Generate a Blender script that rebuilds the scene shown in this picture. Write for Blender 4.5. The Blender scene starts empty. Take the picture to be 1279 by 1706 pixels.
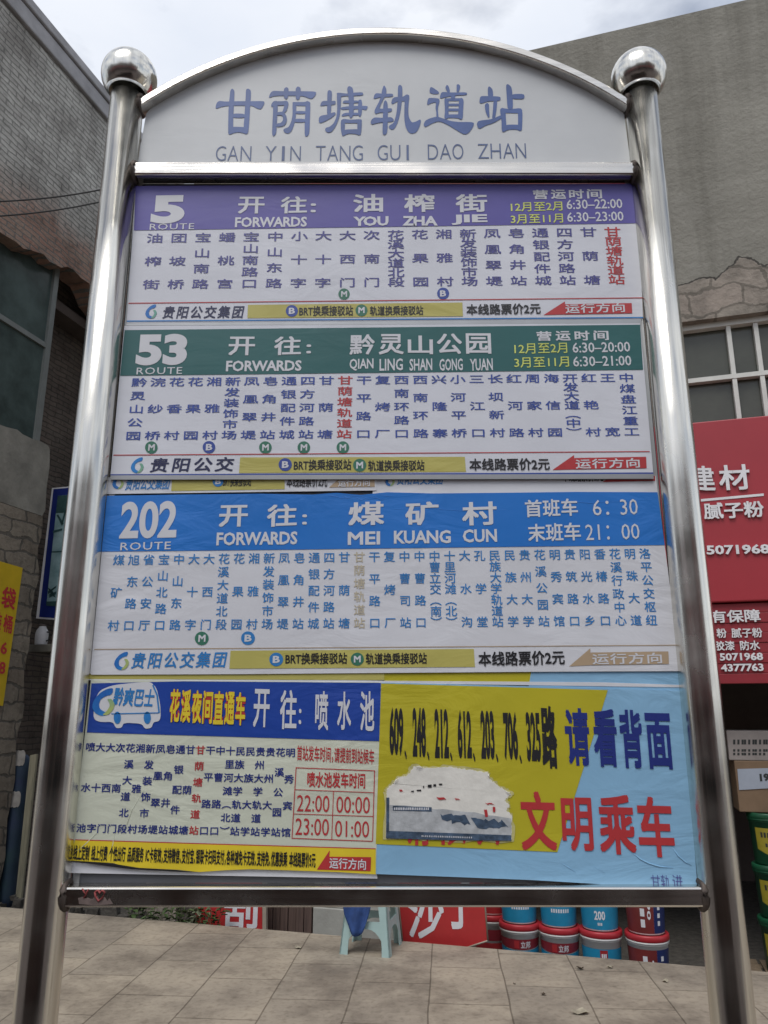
import bpy, bmesh, math, random
import numpy as np
from mathutils import Vector
R = math.radians
random.seed(7)
sc = bpy.context.scene
col = sc.collection

# ------------------------------------------------------------------ camera
FPX, PITCH, CAMZ, SY = 1281.0, R(14.5), 1.55, 1.55      # focal (px of 1279), tilt, eye height, distance to the sign
cam = bpy.data.cameras.new('camera')
cam.sensor_fit = 'HORIZONTAL'; cam.sensor_width = 36.0
cam.lens = 36.0 * FPX / 1279.0
cam.clip_start = 0.05; cam.clip_end = 2000
camo = bpy.data.objects.new('camera', cam); col.objects.link(camo)
camo.location = (0, 0, CAMZ); camo.rotation_euler = (R(90) + PITCH, 0, 0)
sc.camera = camo
# ------------------------------------------------------------------ sky, sun, exposure
SUN_EL, SUN_AZ = R(58), R(205)          # azimuth measured from +Y clockwise: high, behind the camera
w = bpy.data.worlds.new('World'); sc.world = w; w.use_nodes = True
nt = w.node_tree; N = nt.nodes; L = nt.links
N.clear()
out = N.new('ShaderNodeOutputWorld'); bg = N.new('ShaderNodeBackground')
sky = N.new('ShaderNodeTexSky'); sky.sky_type = 'NISHITA'; sky.sun_disc = False
sky.sun_elevation = SUN_EL; sky.sun_rotation = SUN_AZ; sky.dust_density = 2.0
tc = N.new('ShaderNodeTexCoord')
mp = N.new('ShaderNodeMapping'); mp.inputs['Scale'].default_value = (1, 1, 2.2); mp.inputs['Location'].default_value = (0.35, 0.1, 0.2)
nz = N.new('ShaderNodeTexNoise'); nz.inputs['Scale'].default_value = 2.3; nz.inputs['Detail'].default_value = 7; nz.inputs['Roughness'].default_value = .55
nz2 = N.new('ShaderNodeTexNoise'); nz2.inputs['Scale'].default_value = 1.6; nz2.inputs['Detail'].default_value = 6
rp = N.new('ShaderNodeValToRGB'); rp.color_ramp.elements[0].position = .32; rp.color_ramp.elements[1].position = .54
rp2 = N.new('ShaderNodeValToRGB')
rp2.color_ramp.elements[0].position = .32; rp2.color_ramp.elements[0].color = (6.3, 6.85, 7.9, 1)
rp2.color_ramp.elements[1].position = .62; rp2.color_ramp.elements[1].color = (8.7, 8.85, 9.2, 1)
mx = N.new('ShaderNodeMix'); mx.data_type = 'RGBA'
L.new(tc.outputs['Generated'], mp.inputs['Vector'])
L.new(mp.outputs[0], nz.inputs['Vector']); L.new(mp.outputs[0], nz2.inputs['Vector'])
L.new(nz.outputs['Fac'], rp.inputs[0]); L.new(nz2.outputs['Fac'], rp2.inputs[0])
L.new(rp.outputs[0], mx.inputs['Factor'])
L.new(sky.outputs[0], mx.inputs['A']); L.new(rp2.outputs[0], mx.inputs['B'])
L.new(mx.outputs['Result'], bg.inputs['Color'])
bg.inputs['Strength'].default_value = 0.10
L.new(bg.outputs[0], out.inputs[0])
sun = bpy.data.lights.new('sun', 'SUN'); sun.energy = 1.4; sun.angle = R(32); sun.color = (1, .97, .93)
so = bpy.data.objects.new('sun', sun); col.objects.link(so)
so.rotation_euler = (R(90) - SUN_EL, 0, math.pi - SUN_AZ)
sc.view_settings.view_transform = 'Standard'; sc.view_settings.look = 'None'
sc.view_settings.exposure = 0.22; sc.view_settings.gamma = 1.0

# ------------------------------------------------------------------ places: pixels of the photograph measured onto real planes
cP, sP = math.cos(PITCH), math.sin(PITCH)
def ray(x, y):
    a = (x - 639.5) / FPX; b = (853 - y) / FPX
    return Vector((a, cP - b * sP, sP + b * cP))
def G(x, y, z=0.0):
    d = ray(x, y); t = (z - CAMZ) / d.z
    return Vector((t * d.x, t * d.y, z))
def onY(Y):
    def f(x, y):
        d = ray(x, y); t = Y / d.y
        return Vector((t * d.x, Y, CAMZ + t * d.z))
    return f
E1, E2 = G(110, 1520), G(1170, 1610)
U = (E2 - E1).normalized(); NN = Vector((-U.y, U.x, 0))       # along the kerb edge, and away towards the shops
YAW = math.atan2(U.y, U.x)
def B(s, d, z): return E2 + U * s + NN * d + Vector((0, 0, z))
def onD(d):                                                    # plane parallel to the shop front
    q = E2 + NN * d
    def f(x, y):
        r = ray(x, y); t = q.dot(NN) / r.dot(NN)
        return Vector((0, 0, CAMZ)) + r * t
    return f
def onS(s):                                                    # plane of the left building
    q = E2 + U * s
    def f(x, y):
        r = ray(x, y); t = q.dot(U) / r.dot(U)
        return Vector((0, 0, CAMZ)) + r * t
    return f
def sdz(v):
    e = v - E2
    return e.dot(U), e.dot(NN), v.z

# ------------------------------------------------------------------ materials
def mat(name, c, rough=.6, metal=0.0, var=.12, vscale=8.0, bump=0.0, bscale=40.0, c2=None, stretch=None, spec=.5, alpha=None):
    m = bpy.data.materials.new(name); m.use_nodes = True
    nt = m.node_tree; p = nt.nodes['Principled BSDF']
    p.inputs['Roughness'].default_value = rough; p.inputs['Metallic'].default_value = metal
    p.inputs['Specular IOR Level'].default_value = spec
    tc = nt.nodes.new('ShaderNodeTexCoord'); src = tc.outputs['Object']
    if stretch:
        mp = nt.nodes.new('ShaderNodeMapping'); mp.inputs['Scale'].default_value = stretch
        nt.links.new(src, mp.inputs['Vector']); src = mp.outputs[0]
    n = nt.nodes.new('ShaderNodeTexNoise'); n.inputs['Scale'].default_value = vscale; n.inputs['Detail'].default_value = 6
    n.inputs['Roughness'].default_value = .6
    nt.links.new(src, n.inputs['Vector'])
    r = nt.nodes.new('ShaderNodeValToRGB')
    r.color_ramp.elements[0].position = .3; r.color_ramp.elements[1].position = .7
    d = c2 if c2 else tuple(x * (1 - var) for x in c)
    e = c if c2 else tuple(min(1, x * (1 + var * .6)) for x in c)
    r.color_ramp.elements[0].color = (*d, 1); r.color_ramp.elements[1].color = (*e, 1)
    nt.links.new(n.outputs['Fac'], r.inputs[0]); nt.links.new(r.outputs[0], p.inputs['Base Color'])
    if bump:
        b = nt.nodes.new('ShaderNodeBump'); b.inputs['Strength'].default_value = bump; b.inputs['Distance'].default_value = .01
        n2 = nt.nodes.new('ShaderNodeTexNoise'); n2.inputs['Scale'].default_value = bscale; n2.inputs['Detail'].default_value = 5
        nt.links.new(src, n2.inputs['Vector']); nt.links.new(n2.outputs['Fac'], b.inputs['Height']); nt.links.new(b.outputs[0], p.inputs['Normal'])
    return m
def steel(name, c=(.74, .72, .66), rough=.17, st=(26, 26, .5)):
    m = mat(name, c, rough, 1.0, .22, 3.0, stretch=st)  # brushed streaks in the base colour, also imitating streaky reflections
    nt = m.node_tree; p = nt.nodes['Principled BSDF']
    tc = nt.nodes['Texture Coordinate']
    n = nt.nodes.new('ShaderNodeTexNoise'); n.inputs['Scale'].default_value = 9; n.inputs['Detail'].default_value = 7
    nt.links.new(tc.outputs['Object'], n.inputs['Vector'])
    mr = nt.nodes.new('ShaderNodeMapRange'); mr.inputs['From Min'].default_value = .3; mr.inputs['From Max'].default_value = .75
    mr.inputs['To Min'].default_value = rough * .7; mr.inputs['To Max'].default_value = rough * 1.9
    nt.links.new(n.outputs['Fac'], mr.inputs['Value']); nt.links.new(mr.outputs[0], p.inputs['Roughness'])
    b = nt.nodes.new('ShaderNodeBump'); b.inputs['Strength'].default_value = .14; b.inputs['Distance'].default_value = .004
    n3 = nt.nodes.new('ShaderNodeTexNoise'); n3.inputs['Scale'].default_value = 3.2; n3.inputs['Detail'].default_value = 4
    mp = nt.nodes.new('ShaderNodeMapping'); mp.inputs['Scale'].default_value = st
    nt.links.new(tc.outputs['Object'], mp.inputs['Vector']); nt.links.new(mp.outputs[0], n3.inputs['Vector']); nt.links.new(n3.outputs['Fac'], b.inputs['Height'])
    nt.links.new(b.outputs[0], p.inputs['Normal'])
    return m
def paper(name, c, rough=.38, bump=.10):
    """printed foil: slight fading, slack waves and fine creases"""
    m = mat(name, c, rough, 0, .07, 5.0)
    nt = m.node_tree; p = nt.nodes['Principled BSDF']; tc = nt.nodes['Texture Coordinate']
    mp = nt.nodes.new('ShaderNodeMapping'); mp.inputs['Scale'].default_value = (1.0, 1.0, 2.2)
    nt.links.new(tc.outputs['Object'], mp.inputs['Vector'])
    n2 = nt.nodes.new('ShaderNodeTexNoise'); n2.inputs['Scale'].default_value = 7; n2.inputs['Detail'].default_value = 4
    n2.inputs['Distortion'].default_value = 1.0
    nt.links.new(mp.outputs[0], n2.inputs['Vector'])
    b = nt.nodes.new('ShaderNodeBump'); b.inputs['Strength'].default_value = bump; b.inputs['Distance'].default_value = .03
    n4 = nt.nodes.new('ShaderNodeTexNoise'); n4.inputs['Scale'].default_value = 2.3; n4.inputs['Detail'].default_value = 2      # slack only in places
    nt.links.new(tc.outputs['Object'], n4.inputs['Vector'])
    mr = nt.nodes.new('ShaderNodeMapRange'); mr.inputs['From Min'].default_value = .42; mr.inputs['From Max'].default_value = .66; mr.inputs['To Min'].default_value = .15; mr.inputs['To Max'].default_value = 1.9
    nt.links.new(n4.outputs['Fac'], mr.inputs['Value'])
    mu = nt.nodes.new('ShaderNodeMath'); mu.operation = 'MULTIPLY'; nt.links.new(n2.outputs['Fac'], mu.inputs[0]); nt.links.new(mr.outputs[0], mu.inputs[1])
    nt.links.new(mu.outputs[0], b.inputs['Height']); nt.links.new(b.outputs[0], p.inputs['Normal'])
    rn = nt.nodes.new('ShaderNodeMapRange'); rn.inputs['To Min'].default_value = rough * .7; rn.inputs['To Max'].default_value = rough * 1.5
    nt.links.new(n4.outputs['Fac'], rn.inputs['Value']); nt.links.new(rn.outputs[0], p.inputs['Roughness'])
    return m
M = {}
M['steel'] = steel('stainless_steel')
M['steel_rail'] = steel('stainless_steel_rail', c=(.72, .69, .64), rough=.19, st=(.5, 26, 26))
M['weld'] = mat('weld_stain', (.10, .08, .07), .6, .6, .4, 30)
M['alu'] = mat('aluminium_trim', (.42, .43, .44), .4, .7, .1, 10)
M['backing'] = mat('backing_sheet', (.09, .095, .11), .55)
M['header_board'] = paper('header_sheet', (.61, .63, .645), .42, .03)
M['title_blue'] = mat('title_blue', (.07, .13, .35), .45, var=.2, vscale=14)
M['title_grey'] = mat('pinyin_blue_grey', (.09, .135, .28), .45, var=.2, vscale=14)
M['white_sheet'] = paper('white_sheet', (.70, .715, .775), bump=.05)
M['white_sheet2'] = paper('white_sheet_slack', (.71, .72, .765), .36, .11)
M['cream_sheet'] = paper('cream_sheet', (.66, .69, .57), .36, .16)
M['violet'] = paper('violet_band', (.11, .095, .37), bump=.04)
M['green_band'] = paper('deep_green_band', (.022, .125, .125), bump=.04)
M['blue_band'] = paper('bright_blue_band', (.022, .19, .62), .34, .12)
M['navy_band'] = paper('navy_band', (.018, .065, .36), .34, .12)
M['yellow'] = paper('yellow_strip', (.52, .47, .13))
M['yellow_poster'] = paper('yellow_poster', (.52, .46, .03), .34, .12)
M['sky_poster'] = paper('sky_blue_poster', (.27, .50, .72), .34, .14)
M['red_print'] = mat('red_print', (.50, .045, .05), .42)
M['tan_print'] = mat('faded_tan_print', (.48, .36, .24), .42)
M['tan_text'] = mat('faded_tan_text', (.56, .50, .38), .42)
M['white_print'] = mat('white_print', (.68, .69, .73), .42, var=.05)
M['yellow_print'] = mat('lime_yellow_print', (.66, .72, .17), .42)
M['gold_print'] = mat('gold_yellow_print', (.80, .62, .04), .42)
M['indigo_print'] = mat('indigo_print', (.085, .085, .30), .42)
M['royal_print'] = mat('royal_blue_print', (.045, .085, .36), .42)
M['azure_print'] = mat('azure_print', (.035, .22, .56), .42)
M['navy_print'] = mat('navy_print', (.02, .035, .22), .42)
M['black_print'] = mat('black_print', (.022, .022, .026), .42)
M['dark_navy'] = mat('dark_navy_print', (.03, .035, .10), .42)
M['badge_green'] = mat('badge_green', (.045, .19, .125), .42)
M['logo_blue'] = mat('logo_blue', (.03, .27, .68), .42, c2=(.02, .12, .45), vscale=20)
M['logo_green'] = mat('logo_green', (.30, .48, .22), .42, c2=(.12, .38, .36), vscale=20)
M['logo_lime'] = mat('logo_lime', (.52, .55, .12), .42, c2=(.25, .42, .25), vscale=20)

# ------------------------------------------------------------------ mesh helpers
WL = {}
class MB:
    def __init__(s): s.v = []; s.f = []; s.mi = []; s.sm = []
    def add(s, vs, fs, mi=0, smooth=False):
        o = len(s.v); s.v += [Vector(p) for p in vs]
        for f in fs: s.f.append([i + o for i in f]); s.mi.append(mi); s.sm.append(smooth)
        return s
    def quad(s, a, b, c, d, mi=0): return s.add([a, b, c, d], [(0, 1, 2, 3)], mi)
    def hexa(s, p, mi=0):      # 8 corners: bottom ring 0-3, top ring 4-7
        return s.add(p, [(3, 2, 1, 0), (4, 5, 6, 7), (0, 1, 5, 4), (1, 2, 6, 5), (2, 3, 7, 6), (3, 0, 4, 7)], mi)
    def box(s, x0, y0, z0, x1, y1, z1, mi=0):
        return s.hexa([(x0, y0, z0), (x1, y0, z0), (x1, y1, z0), (x0, y1, z0), (x0, y0, z1), (x1, y0, z1), (x1, y1, z1), (x0, y1, z1)], mi)
    def bbox(s, s0, d0, z0, s1, d1, z1, mi=0):   # box in the frame of the shop row
        return s.hexa([B(s0, d0, z0), B(s1, d0, z0), B(s1, d1, z0), B(s0, d1, z0), B(s0, d0, z1), B(s1, d0, z1), B(s1, d1, z1), B(s0, d1, z1)], mi)
    def prism(s, pts, back, mi=0):               # flat outline (3D points, counter-clockwise seen from the front) with thickness vector
        n = len(pts); back = Vector(back); pts = [Vector(p) for p in pts]
        fs = [tuple(range(n)), tuple(range(2 * n - 1, n - 1, -1))]
        fs += [(i, n + i, n + (i + 1) % n, (i + 1) % n) for i in range(n)]
        return s.add(pts + [p + back for p in pts], fs, mi)
    def poly(s, pts, mi=0): return s.add(pts, [tuple(range(len(pts)))], mi)
    def tube(s, path, r, n=12, mi=0, caps=True, flat=None):
        path = [Vector(p) for p in path]; k = len(path); vs = []
        ref = Vector((0, 0, 1))
        for i, p in enumerate(path):
            t = (path[min(i + 1, k - 1)] - path[max(i - 1, 0)]).normalized()
            a = t.cross(ref)
            if a.length < .05: a = t.cross(Vector((0, 1, 0)))
            a.normalize(); b = a.cross(t)
            rr = r[i] if isinstance(r, (list, tuple)) else r
            for j in range(n):
                q = 2 * math.pi * j / n
                vs.append(p + a * (rr * math.cos(q)) + b * (rr * math.sin(q)))
        fs = [(i * n + j, i * n + (j + 1) % n, (i + 1) * n + (j + 1) % n, (i + 1) * n + j) for i in range(k - 1) for j in range(n)]
        s.add(vs, fs, mi, True)
        if caps:
            o = len(s.v) - len(vs)
            s.f += [[o + j for j in range(n)][::-1], [o + (k - 1) * n + j for j in range(n)]]; s.mi += [mi, mi]; s.sm += [False, False]
        return s
    def lathe(s, prof, c, n=32, mi=0, smooth=True):
        c = Vector(c); k = len(prof)
        vs = [c + Vector((r * math.cos(2 * math.pi * j / n), r * math.sin(2 * math.pi * j / n), z)) for r, z in prof for j in range(n)]
        fs = [(i * n + j, i * n + (j + 1) % n, (i + 1) * n + (j + 1) % n, (i + 1) * n + j) for i in range(k - 1) for j in range(n)]
        return s.add(vs, fs, mi, smooth)
    def pieces(s):
        """the separate words of a print: groups of faces that lie close together"""
        par = list(range(len(s.v)))
        def find(i):
            while par[i] != i: par[i] = par[par[i]]; i = par[i]
            return i
        for f in s.f:
            a = find(f[0])
            for i in f[1:]: par[find(i)] = a
        roots = [find(i) for i in range(len(s.v))]; ids = {r: k for k, r in enumerate(dict.fromkeys(roots))}
        isl = np.array([ids[r] for r in roots]); co = np.array([tuple(v) for v in s.v]); k = len(ids)
        lo = np.full((k, 3), 1e9); hi = np.full((k, 3), -1e9); np.minimum.at(lo, isl, co); np.maximum.at(hi, isl, co)
        size = (hi - lo).max(axis=1); gap = np.maximum(0, np.maximum(lo[:, None] - hi[None], lo[None] - hi[:, None]))
        near = np.sqrt((gap ** 2).sum(axis=2)) <= np.maximum(.019, .49 * np.maximum(size[:, None], size[None]))
        lab = np.arange(k)
        while True:
            new = np.array([lab[near[i]].min() for i in range(k)])
            if (new == lab).all(): break
            lab = new
        return [lab[i] for i in isl]
    def build(s, name, m, parent=None, bevel=0, origin=None):
        if parent is not None and s.f and name.split('_')[-1] in ('lettering', 'numbers', 'scraps', 'crease', 'print', 'timetable', 'edge', 'scrawl'):
            pc = s.pieces(); kinds = sorted(set(pc))
            if len(kinds) > 1:
                for kd in kinds:
                    t = MB(); mp_ = {}
                    for i, v in enumerate(s.v):
                        if pc[i] == kd: mp_[i] = len(t.v); t.v.append(v)
                    for f, i, sm in zip(s.f, s.mi, s.sm):
                        if pc[f[0]] == kd: t.f.append([mp_[j] for j in f]); t.mi.append(i); t.sm.append(sm)
                    o = t._build(name, m, parent, bevel, origin)
                return o
        return s._build(name, m, parent, bevel, origin)
    def _build(s, name, m, parent=None, bevel=0, origin=None):
        if parent is not None: o = WL[parent.name]
        elif origin is not None: o = Vector(origin)
        else:
            o = Vector(((min(v.x for v in s.v) + max(v.x for v in s.v)) / 2, (min(v.y for v in s.v) + max(v.y for v in s.v)) / 2, min(v.z for v in s.v)))
        me = bpy.data.meshes.new(name)
        me.from_pydata([v - o for v in s.v], [], s.f)
        for q in (m if isinstance(m, list) else [m]): me.materials.append(q)
        for p, i, k in zip(me.polygons, s.mi, s.sm): p.material_index = i; p.use_smooth = k
        me.update()
        ob = bpy.data.objects.new(name, me); col.objects.link(ob)
        if parent is not None: ob.parent = parent; WL[ob.name] = o
        else: ob.location = o; WL[ob.name] = o
        if bevel:
            b = ob.modifiers.new('bevel', 'BEVEL'); b.width = bevel; b.segments = 2; b.limit_method = 'ANGLE'; b.angle_limit = R(50)
        return ob
def tag(o, label=None, cat=None, group=None, kind=None):
    if label: o['label'] = label
    if cat: o['category'] = cat
    if group: o['group'] = group
    if kind: o['kind'] = kind
    return o
def thing(name, loc, label, cat, group=None, rz=0):
    o = bpy.data.objects.new(name, None); o.empty_display_size = .1; col.objects.link(o)
    o.location = loc; o.rotation_euler = (0, 0, rz); WL[o.name] = Vector(loc)
    return tag(o, label, cat, group)
def dup(root, loc, rz, label, group):
    r = root.copy(); col.objects.link(r); r.location = loc; r.rotation_euler = (0, 0, rz); r['label'] = label
    if group: r['group'] = group
    for ch in list(root.children):
        c = ch.copy(); col.objects.link(c); c.parent = r
        for g in list(ch.children):
            e = g.copy(); col.objects.link(e); e.parent = c
    return r

# ------------------------------------------------------------------ lettering
GC = {}
def glyph(ch, bold=0.0, res=2):
    """outline of one character; heavier weights are the same outline laid over itself, a hair apart"""
    k = (ch, bold, res)
    if k in GC: return GC[k]
    if bold > 0 and (ord(ch) > 0x2000 or ch == 'M'):
        v0, f0, adv = glyph(ch, 0.0, res); vs, fs = [], []
        b = bold * .8; sh = [(-b, -b), (b, b), (-b, b), (b, -b)]
        if bold > .05: sh += [(0, b * 1.3), (0, -b * 1.3), (b * 1.3, 0), (-b * 1.3, 0), (0, 0)]
        for dx, dy in sh:
            o = len(vs); vs += [(x + dx, y + dy) for x, y in v0]; fs += [tuple(i + o for i in f) for f in f0]
        GC[k] = (vs, fs, adv); return GC[k]
    cu = bpy.data.curves.new('t', 'FONT'); cu.body = ch; cu.offset = bold; cu.resolution_u = res
    ob = bpy.data.objects.new('t', cu); col.objects.link(ob)
    bpy.context.view_layer.update()
    ev = ob.evaluated_get(bpy.context.evaluated_depsgraph_get()); me = ev.to_mesh()
    vs = [(v.co.x, v.co.y) for v in me.vertices]; fs = [tuple(p.vertices) for p in me.polygons]
    ev.to_mesh_clear(); bpy.data.objects.remove(ob); bpy.data.curves.remove(cu)
    adv = 1.0
    if ord(ch) <= 0x2e00:
        cu = bpy.data.curves.new('t', 'FONT'); cu.body = ch + ch; ob = bpy.data.objects.new('t', cu); col.objects.link(ob)
        bpy.context.view_layer.update(); adv = ob.dimensions.x - (max(v[0] for v in vs) - min(v[0] for v in vs)) + 2 * min(0, bold) * -1 + 2 * max(0, bold)
        bpy.data.objects.remove(ob); bpy.data.curves.remove(cu)
    GC[k] = (vs, fs, adv); return GC[k]
def copies(bold, ch='国'): return 1 if bold <= 0 or (ord(ch) <= 0x2000 and ch != 'M') else (9 if bold > .05 else 4)
def line_mesh(s, bold=0.0, track=0.0, res=2):
    x = 0.0; V = []; Fc = []
    for ch in s:
        if ch == ' ': x += .45 + track; continue
        vs, fs, adv = glyph(ch, bold, res); o = len(V)
        if ch in '，、': adv = .5
        if ch == '：': adv = .55
        V += [(a + x, b) for a, b in vs]; Fc += [tuple(i + o for i in f) for f in fs]
        x += adv + track
    return V, Fc
def text(mb, proj, s, x0, y0, x1, y1, h, bold=0.0, mi=0, track=0.0, lift=None, shear=0.0, res=2):
    """fits the ink of s between baseline ends (x0,y0)-(x1,y1), h pixels tall, on the plane proj"""
    V, Fc = line_mesh(s, bold, track, res)
    ax = min(v[0] for v in V); bx = max(v[0] for v in V); ay = min(v[1] for v in V); by = max(v[1] for v in V)
    A = proj(x0, y0); Bv = proj(x1, y1)
    mx_, my_ = (x0 + x1) / 2, (y0 + y1) / 2
    hz = proj(mx_, my_ - h).z - proj(mx_, my_).z
    D = Bv - A; hd = D.normalized(); nrm = hd.cross(Vector((0, 0, 1)))
    vs = []; lay = []
    for ch in s:
        if ch != ' ':
            c_ = copies(bold, ch); n_ = len(glyph(ch, bold, res)[0]) // c_
            for k_ in range(c_): lay += [k_] * n_
    for (a, b), k_ in zip(V, lay):
        ty = (b - ay) / (by - ay); tx = (a - ax) / (bx - ax)
        p = A + D * tx + Vector((0, 0, hz * ty)) + hd * (shear * hz * (ty - .5))
        if lift: p = p + lift
        p = p + nrm * (k_ * .00004)
        vs.append(p)
    mb.add(vs, Fc, mi)
def columns(mbs, proj, names, tl, tr, bl, br, wpx, hpx, bold=.012, special=None):
    """vertical station names; mbs[0] normal colour, mbs[1] for the index in special"""
    n = len(names)
    for i, nm in enumerate(names):
        f = i / (n - 1)
        t = (tl[0] + (tr[0] - tl[0]) * f, tl[1] + (tr[1] - tl[1]) * f)
        b = (bl[0] + (br[0] - bl[0]) * f, bl[1] + (br[1] - bl[1]) * f)
        mb = mbs[1] if special == i else mbs[0]
        for k, ch in enumerate(nm):
            ch = {'（': '︵', '）': '︶'}.get(ch, ch)
            g = k / (len(nm) - 1)
            x = t[0] + (b[0] - t[0]) * g; y = t[1] + (b[1] - t[1]) * g
            c = proj(x, y); e = proj(x + wpx, y) - c; hz = c.z - proj(x, y + hpx).z
            vs, fs, _ = glyph(ch, bold); n_ = len(vs) // copies(bold, ch); nrm = e.normalized().cross(Vector((0, 0, 1)))
            mb.add([c + e * (a - .5) * 1.07 + Vector((0, 0, hz * 1.07 * (q - .38))) + nrm * (j // n_ * .00004) for j, (a, q) in enumerate(vs)], fs)
def pxpoly(mb, proj, pts, mi=0): mb.poly([proj(*p) for p in pts][::-1] if area(pts) > 0 else [proj(*p) for p in pts], mi)
def area(p): return sum(p[i][0] * p[(i + 1) % len(p)][1] - p[(i + 1) % len(p)][0] * p[i][1] for i in range(len(p)))
def chaikin(p, n=2):
    for _ in range(n):
        q = []
        for i in range(len(p)):
            a, b = p[i], p[(i + 1) % len(p)]
            q += [(a[0] * .8 + b[0] * .2, a[1] * .8 + b[1] * .2), (a[0] * .2 + b[0] * .8, a[1] * .2 + b[1] * .8)]
        p = q
    return p
def rough_edge(a, b, n, amp, seed=0):
    rr = random.Random(seed)
    return [(a[0] + (b[0] - a[0]) * i / n + rr.uniform(-amp, amp), a[1] + (b[1] - a[1]) * i / n + rr.uniform(-amp, amp)) for i in range(n)]
def circle(cx, cy, r, n=24, ry=None): return [(cx + r * math.cos(2 * math.pi * i / n), cy + (ry or r) * math.sin(2 * math.pi * i / n)) for i in range(n)]

# ================================================================== ground
def slab_material():
    m = bpy.data.materials.new('stone_slabs'); m.use_nodes = True
    nt = m.node_tree; N = nt.nodes; L = nt.links; p = N['Principled BSDF']; p.inputs['Roughness'].default_value = .75
    tc = N.new('ShaderNodeTexCoord'); mp = N.new('ShaderNodeMapping')
    mp.inputs['Rotation'].default_value = (0, 0, R(94.5)); mp.inputs['Location'].default_value = (.1, .12, 0)
    L.new(tc.outputs['Object'], mp.inputs['Vector'])
    wob = N.new('ShaderNodeTexNoise'); wob.inputs['Scale'].default_value = 3; L.new(tc.outputs['Object'], wob.inputs['Vector'])
    va = N.new('ShaderNodeVectorMath'); va.operation = 'SCALE'; va.inputs['Scale'].default_value = .016
    L.new(wob.outputs['Color'], va.inputs[0])
    vb = N.new('ShaderNodeVectorMath'); L.new(mp.outputs[0], vb.inputs[0]); L.new(va.outputs[0], vb.inputs[1])
    br = N.new('ShaderNodeTexBrick'); br.offset = .5; br.inputs['Scale'].default_value = 1
    br.inputs['Brick Width'].default_value = .62; br.inputs['Row Height'].default_value = .44
    br.inputs['Mortar Size'].default_value = .005; br.inputs['Mortar Smooth'].default_value = .3
    br.inputs['Color1'].default_value = (.42, .375, .31, 1); br.inputs['Color2'].default_value = (.36, .325, .275, 1)
    br.inputs['Mortar'].default_value = (.20, .175, .14, 1)
    L.new(vb.outputs[0], br.inputs['Vector'])
    n1 = N.new('ShaderNodeTexNoise'); n1.inputs['Scale'].default_value = 2.2; n1.inputs['Detail'].default_value = 8; n1.inputs['Roughness'].default_value = .65
    L.new(tc.outputs['Object'], n1.inputs['Vector'])
    r1 = N.new('ShaderNodeValToRGB'); r1.color_ramp.elements[0].position = .3; r1.color_ramp.elements[1].position = .72
    r1.color_ramp.elements[0].color = (.62, .60, .58, 1); r1.color_ramp.elements[1].color = (1.12, 1.08, 1.0, 1)
    L.new(n1.outputs['Fac'], r1.inputs[0])
    mx = N.new('ShaderNodeMix'); mx.data_type = 'RGBA'; mx.blend_type = 'MULTIPLY'; mx.inputs['Factor'].default_value = 1
    L.new(br.outputs['Color'], mx.inputs['A']); L.new(r1.outputs[0], mx.inputs['B'])
    n2 = N.new('ShaderNodeTexNoise'); n2.inputs['Scale'].default_value = 28; n2.inputs['Detail'].default_value = 8
    L.new(tc.outputs['Object'], n2.inputs['Vector'])
    r2 = N.new('ShaderNodeValToRGB'); r2.color_ramp.elements[0].position = .33; r2.color_ramp.elements[1].position = .5
    r2.color_ramp.elements[0].color = (.55, .53, .5, 1)
    L.new(n2.outputs['Fac'], r2.inputs[0])
    mx2 = N.new('ShaderNodeMix'); mx2.data_type = 'RGBA'; mx2.blend_type = 'MULTIPLY'; mx2.inputs['Factor'].default_value = .45
    L.new(mx.outputs['Result'], mx2.inputs['A']); L.new(r2.outputs[0], mx2.inputs['B'])
    vo = N.new('ShaderNodeTexVoronoi'); vo.inputs['Scale'].default_value = 5.5; L.new(tc.outputs['Object'], vo.inputs['Vector'])
    r3 = N.new('ShaderNodeValToRGB'); r3.color_ramp.elements[0].position = .05; r3.color_ramp.elements[1].position = .085
    r3.color_ramp.elements[0].color = (.6, .58, .56, 1); L.new(vo.outputs['Distance'], r3.inputs[0])
    n4 = N.new('ShaderNodeTexNoise'); n4.inputs['Scale'].default_value = 1.1; n4.inputs['Detail'].default_value = 9; n4.inputs['Roughness'].default_value = .7; L.new(tc.outputs['Object'], n4.inputs['Vector'])
    r4 = N.new('ShaderNodeValToRGB'); r4.color_ramp.elements[0].position = .40; r4.color_ramp.elements[1].position = .52; r4.color_ramp.elements[0].color = (.74, .72, .70, 1); L.new(n4.outputs['Fac'], r4.inputs[0])
    mx3 = N.new('ShaderNodeMix'); mx3.data_type = 'RGBA'; mx3.blend_type = 'MULTIPLY'; mx3.inputs['Factor'].default_value = .6
    L.new(mx2.outputs['Result'], mx3.inputs['A']); L.new(r3.outputs[0], mx3.inputs['B'])
    mx4 = N.new('ShaderNodeMix'); mx4.data_type = 'RGBA'; mx4.blend_type = 'MULTIPLY'; mx4.inputs['Factor'].default_value = .8
    L.new(mx3.outputs['Result'], mx4.inputs['A']); L.new(r4.outputs[0], mx4.inputs['B'])
    L.new(mx4.outputs['Result'], p.inputs['Base Color'])
    b = N.new('ShaderNodeBump'); b.inputs['Strength'].default_value = .5; b.inputs['Distance'].default_value = .006
    ad = N.new('ShaderNodeMath'); ad.operation = 'SUBTRACT'; L.new(n2.outputs['Fac'], ad.inputs[0]); L.new(br.outputs['Fac'], ad.inputs[1])
    L.new(ad.outputs[0], b.inputs['Height']); L.new(b.outputs[0], p.inputs['Normal'])
    return m
M['slabs'] = slab_material()
M['soil'] = mat('dark_soil', (.075, .068, .058), .95, var=.5, vscale=20, bump=.8, bscale=60)
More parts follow.
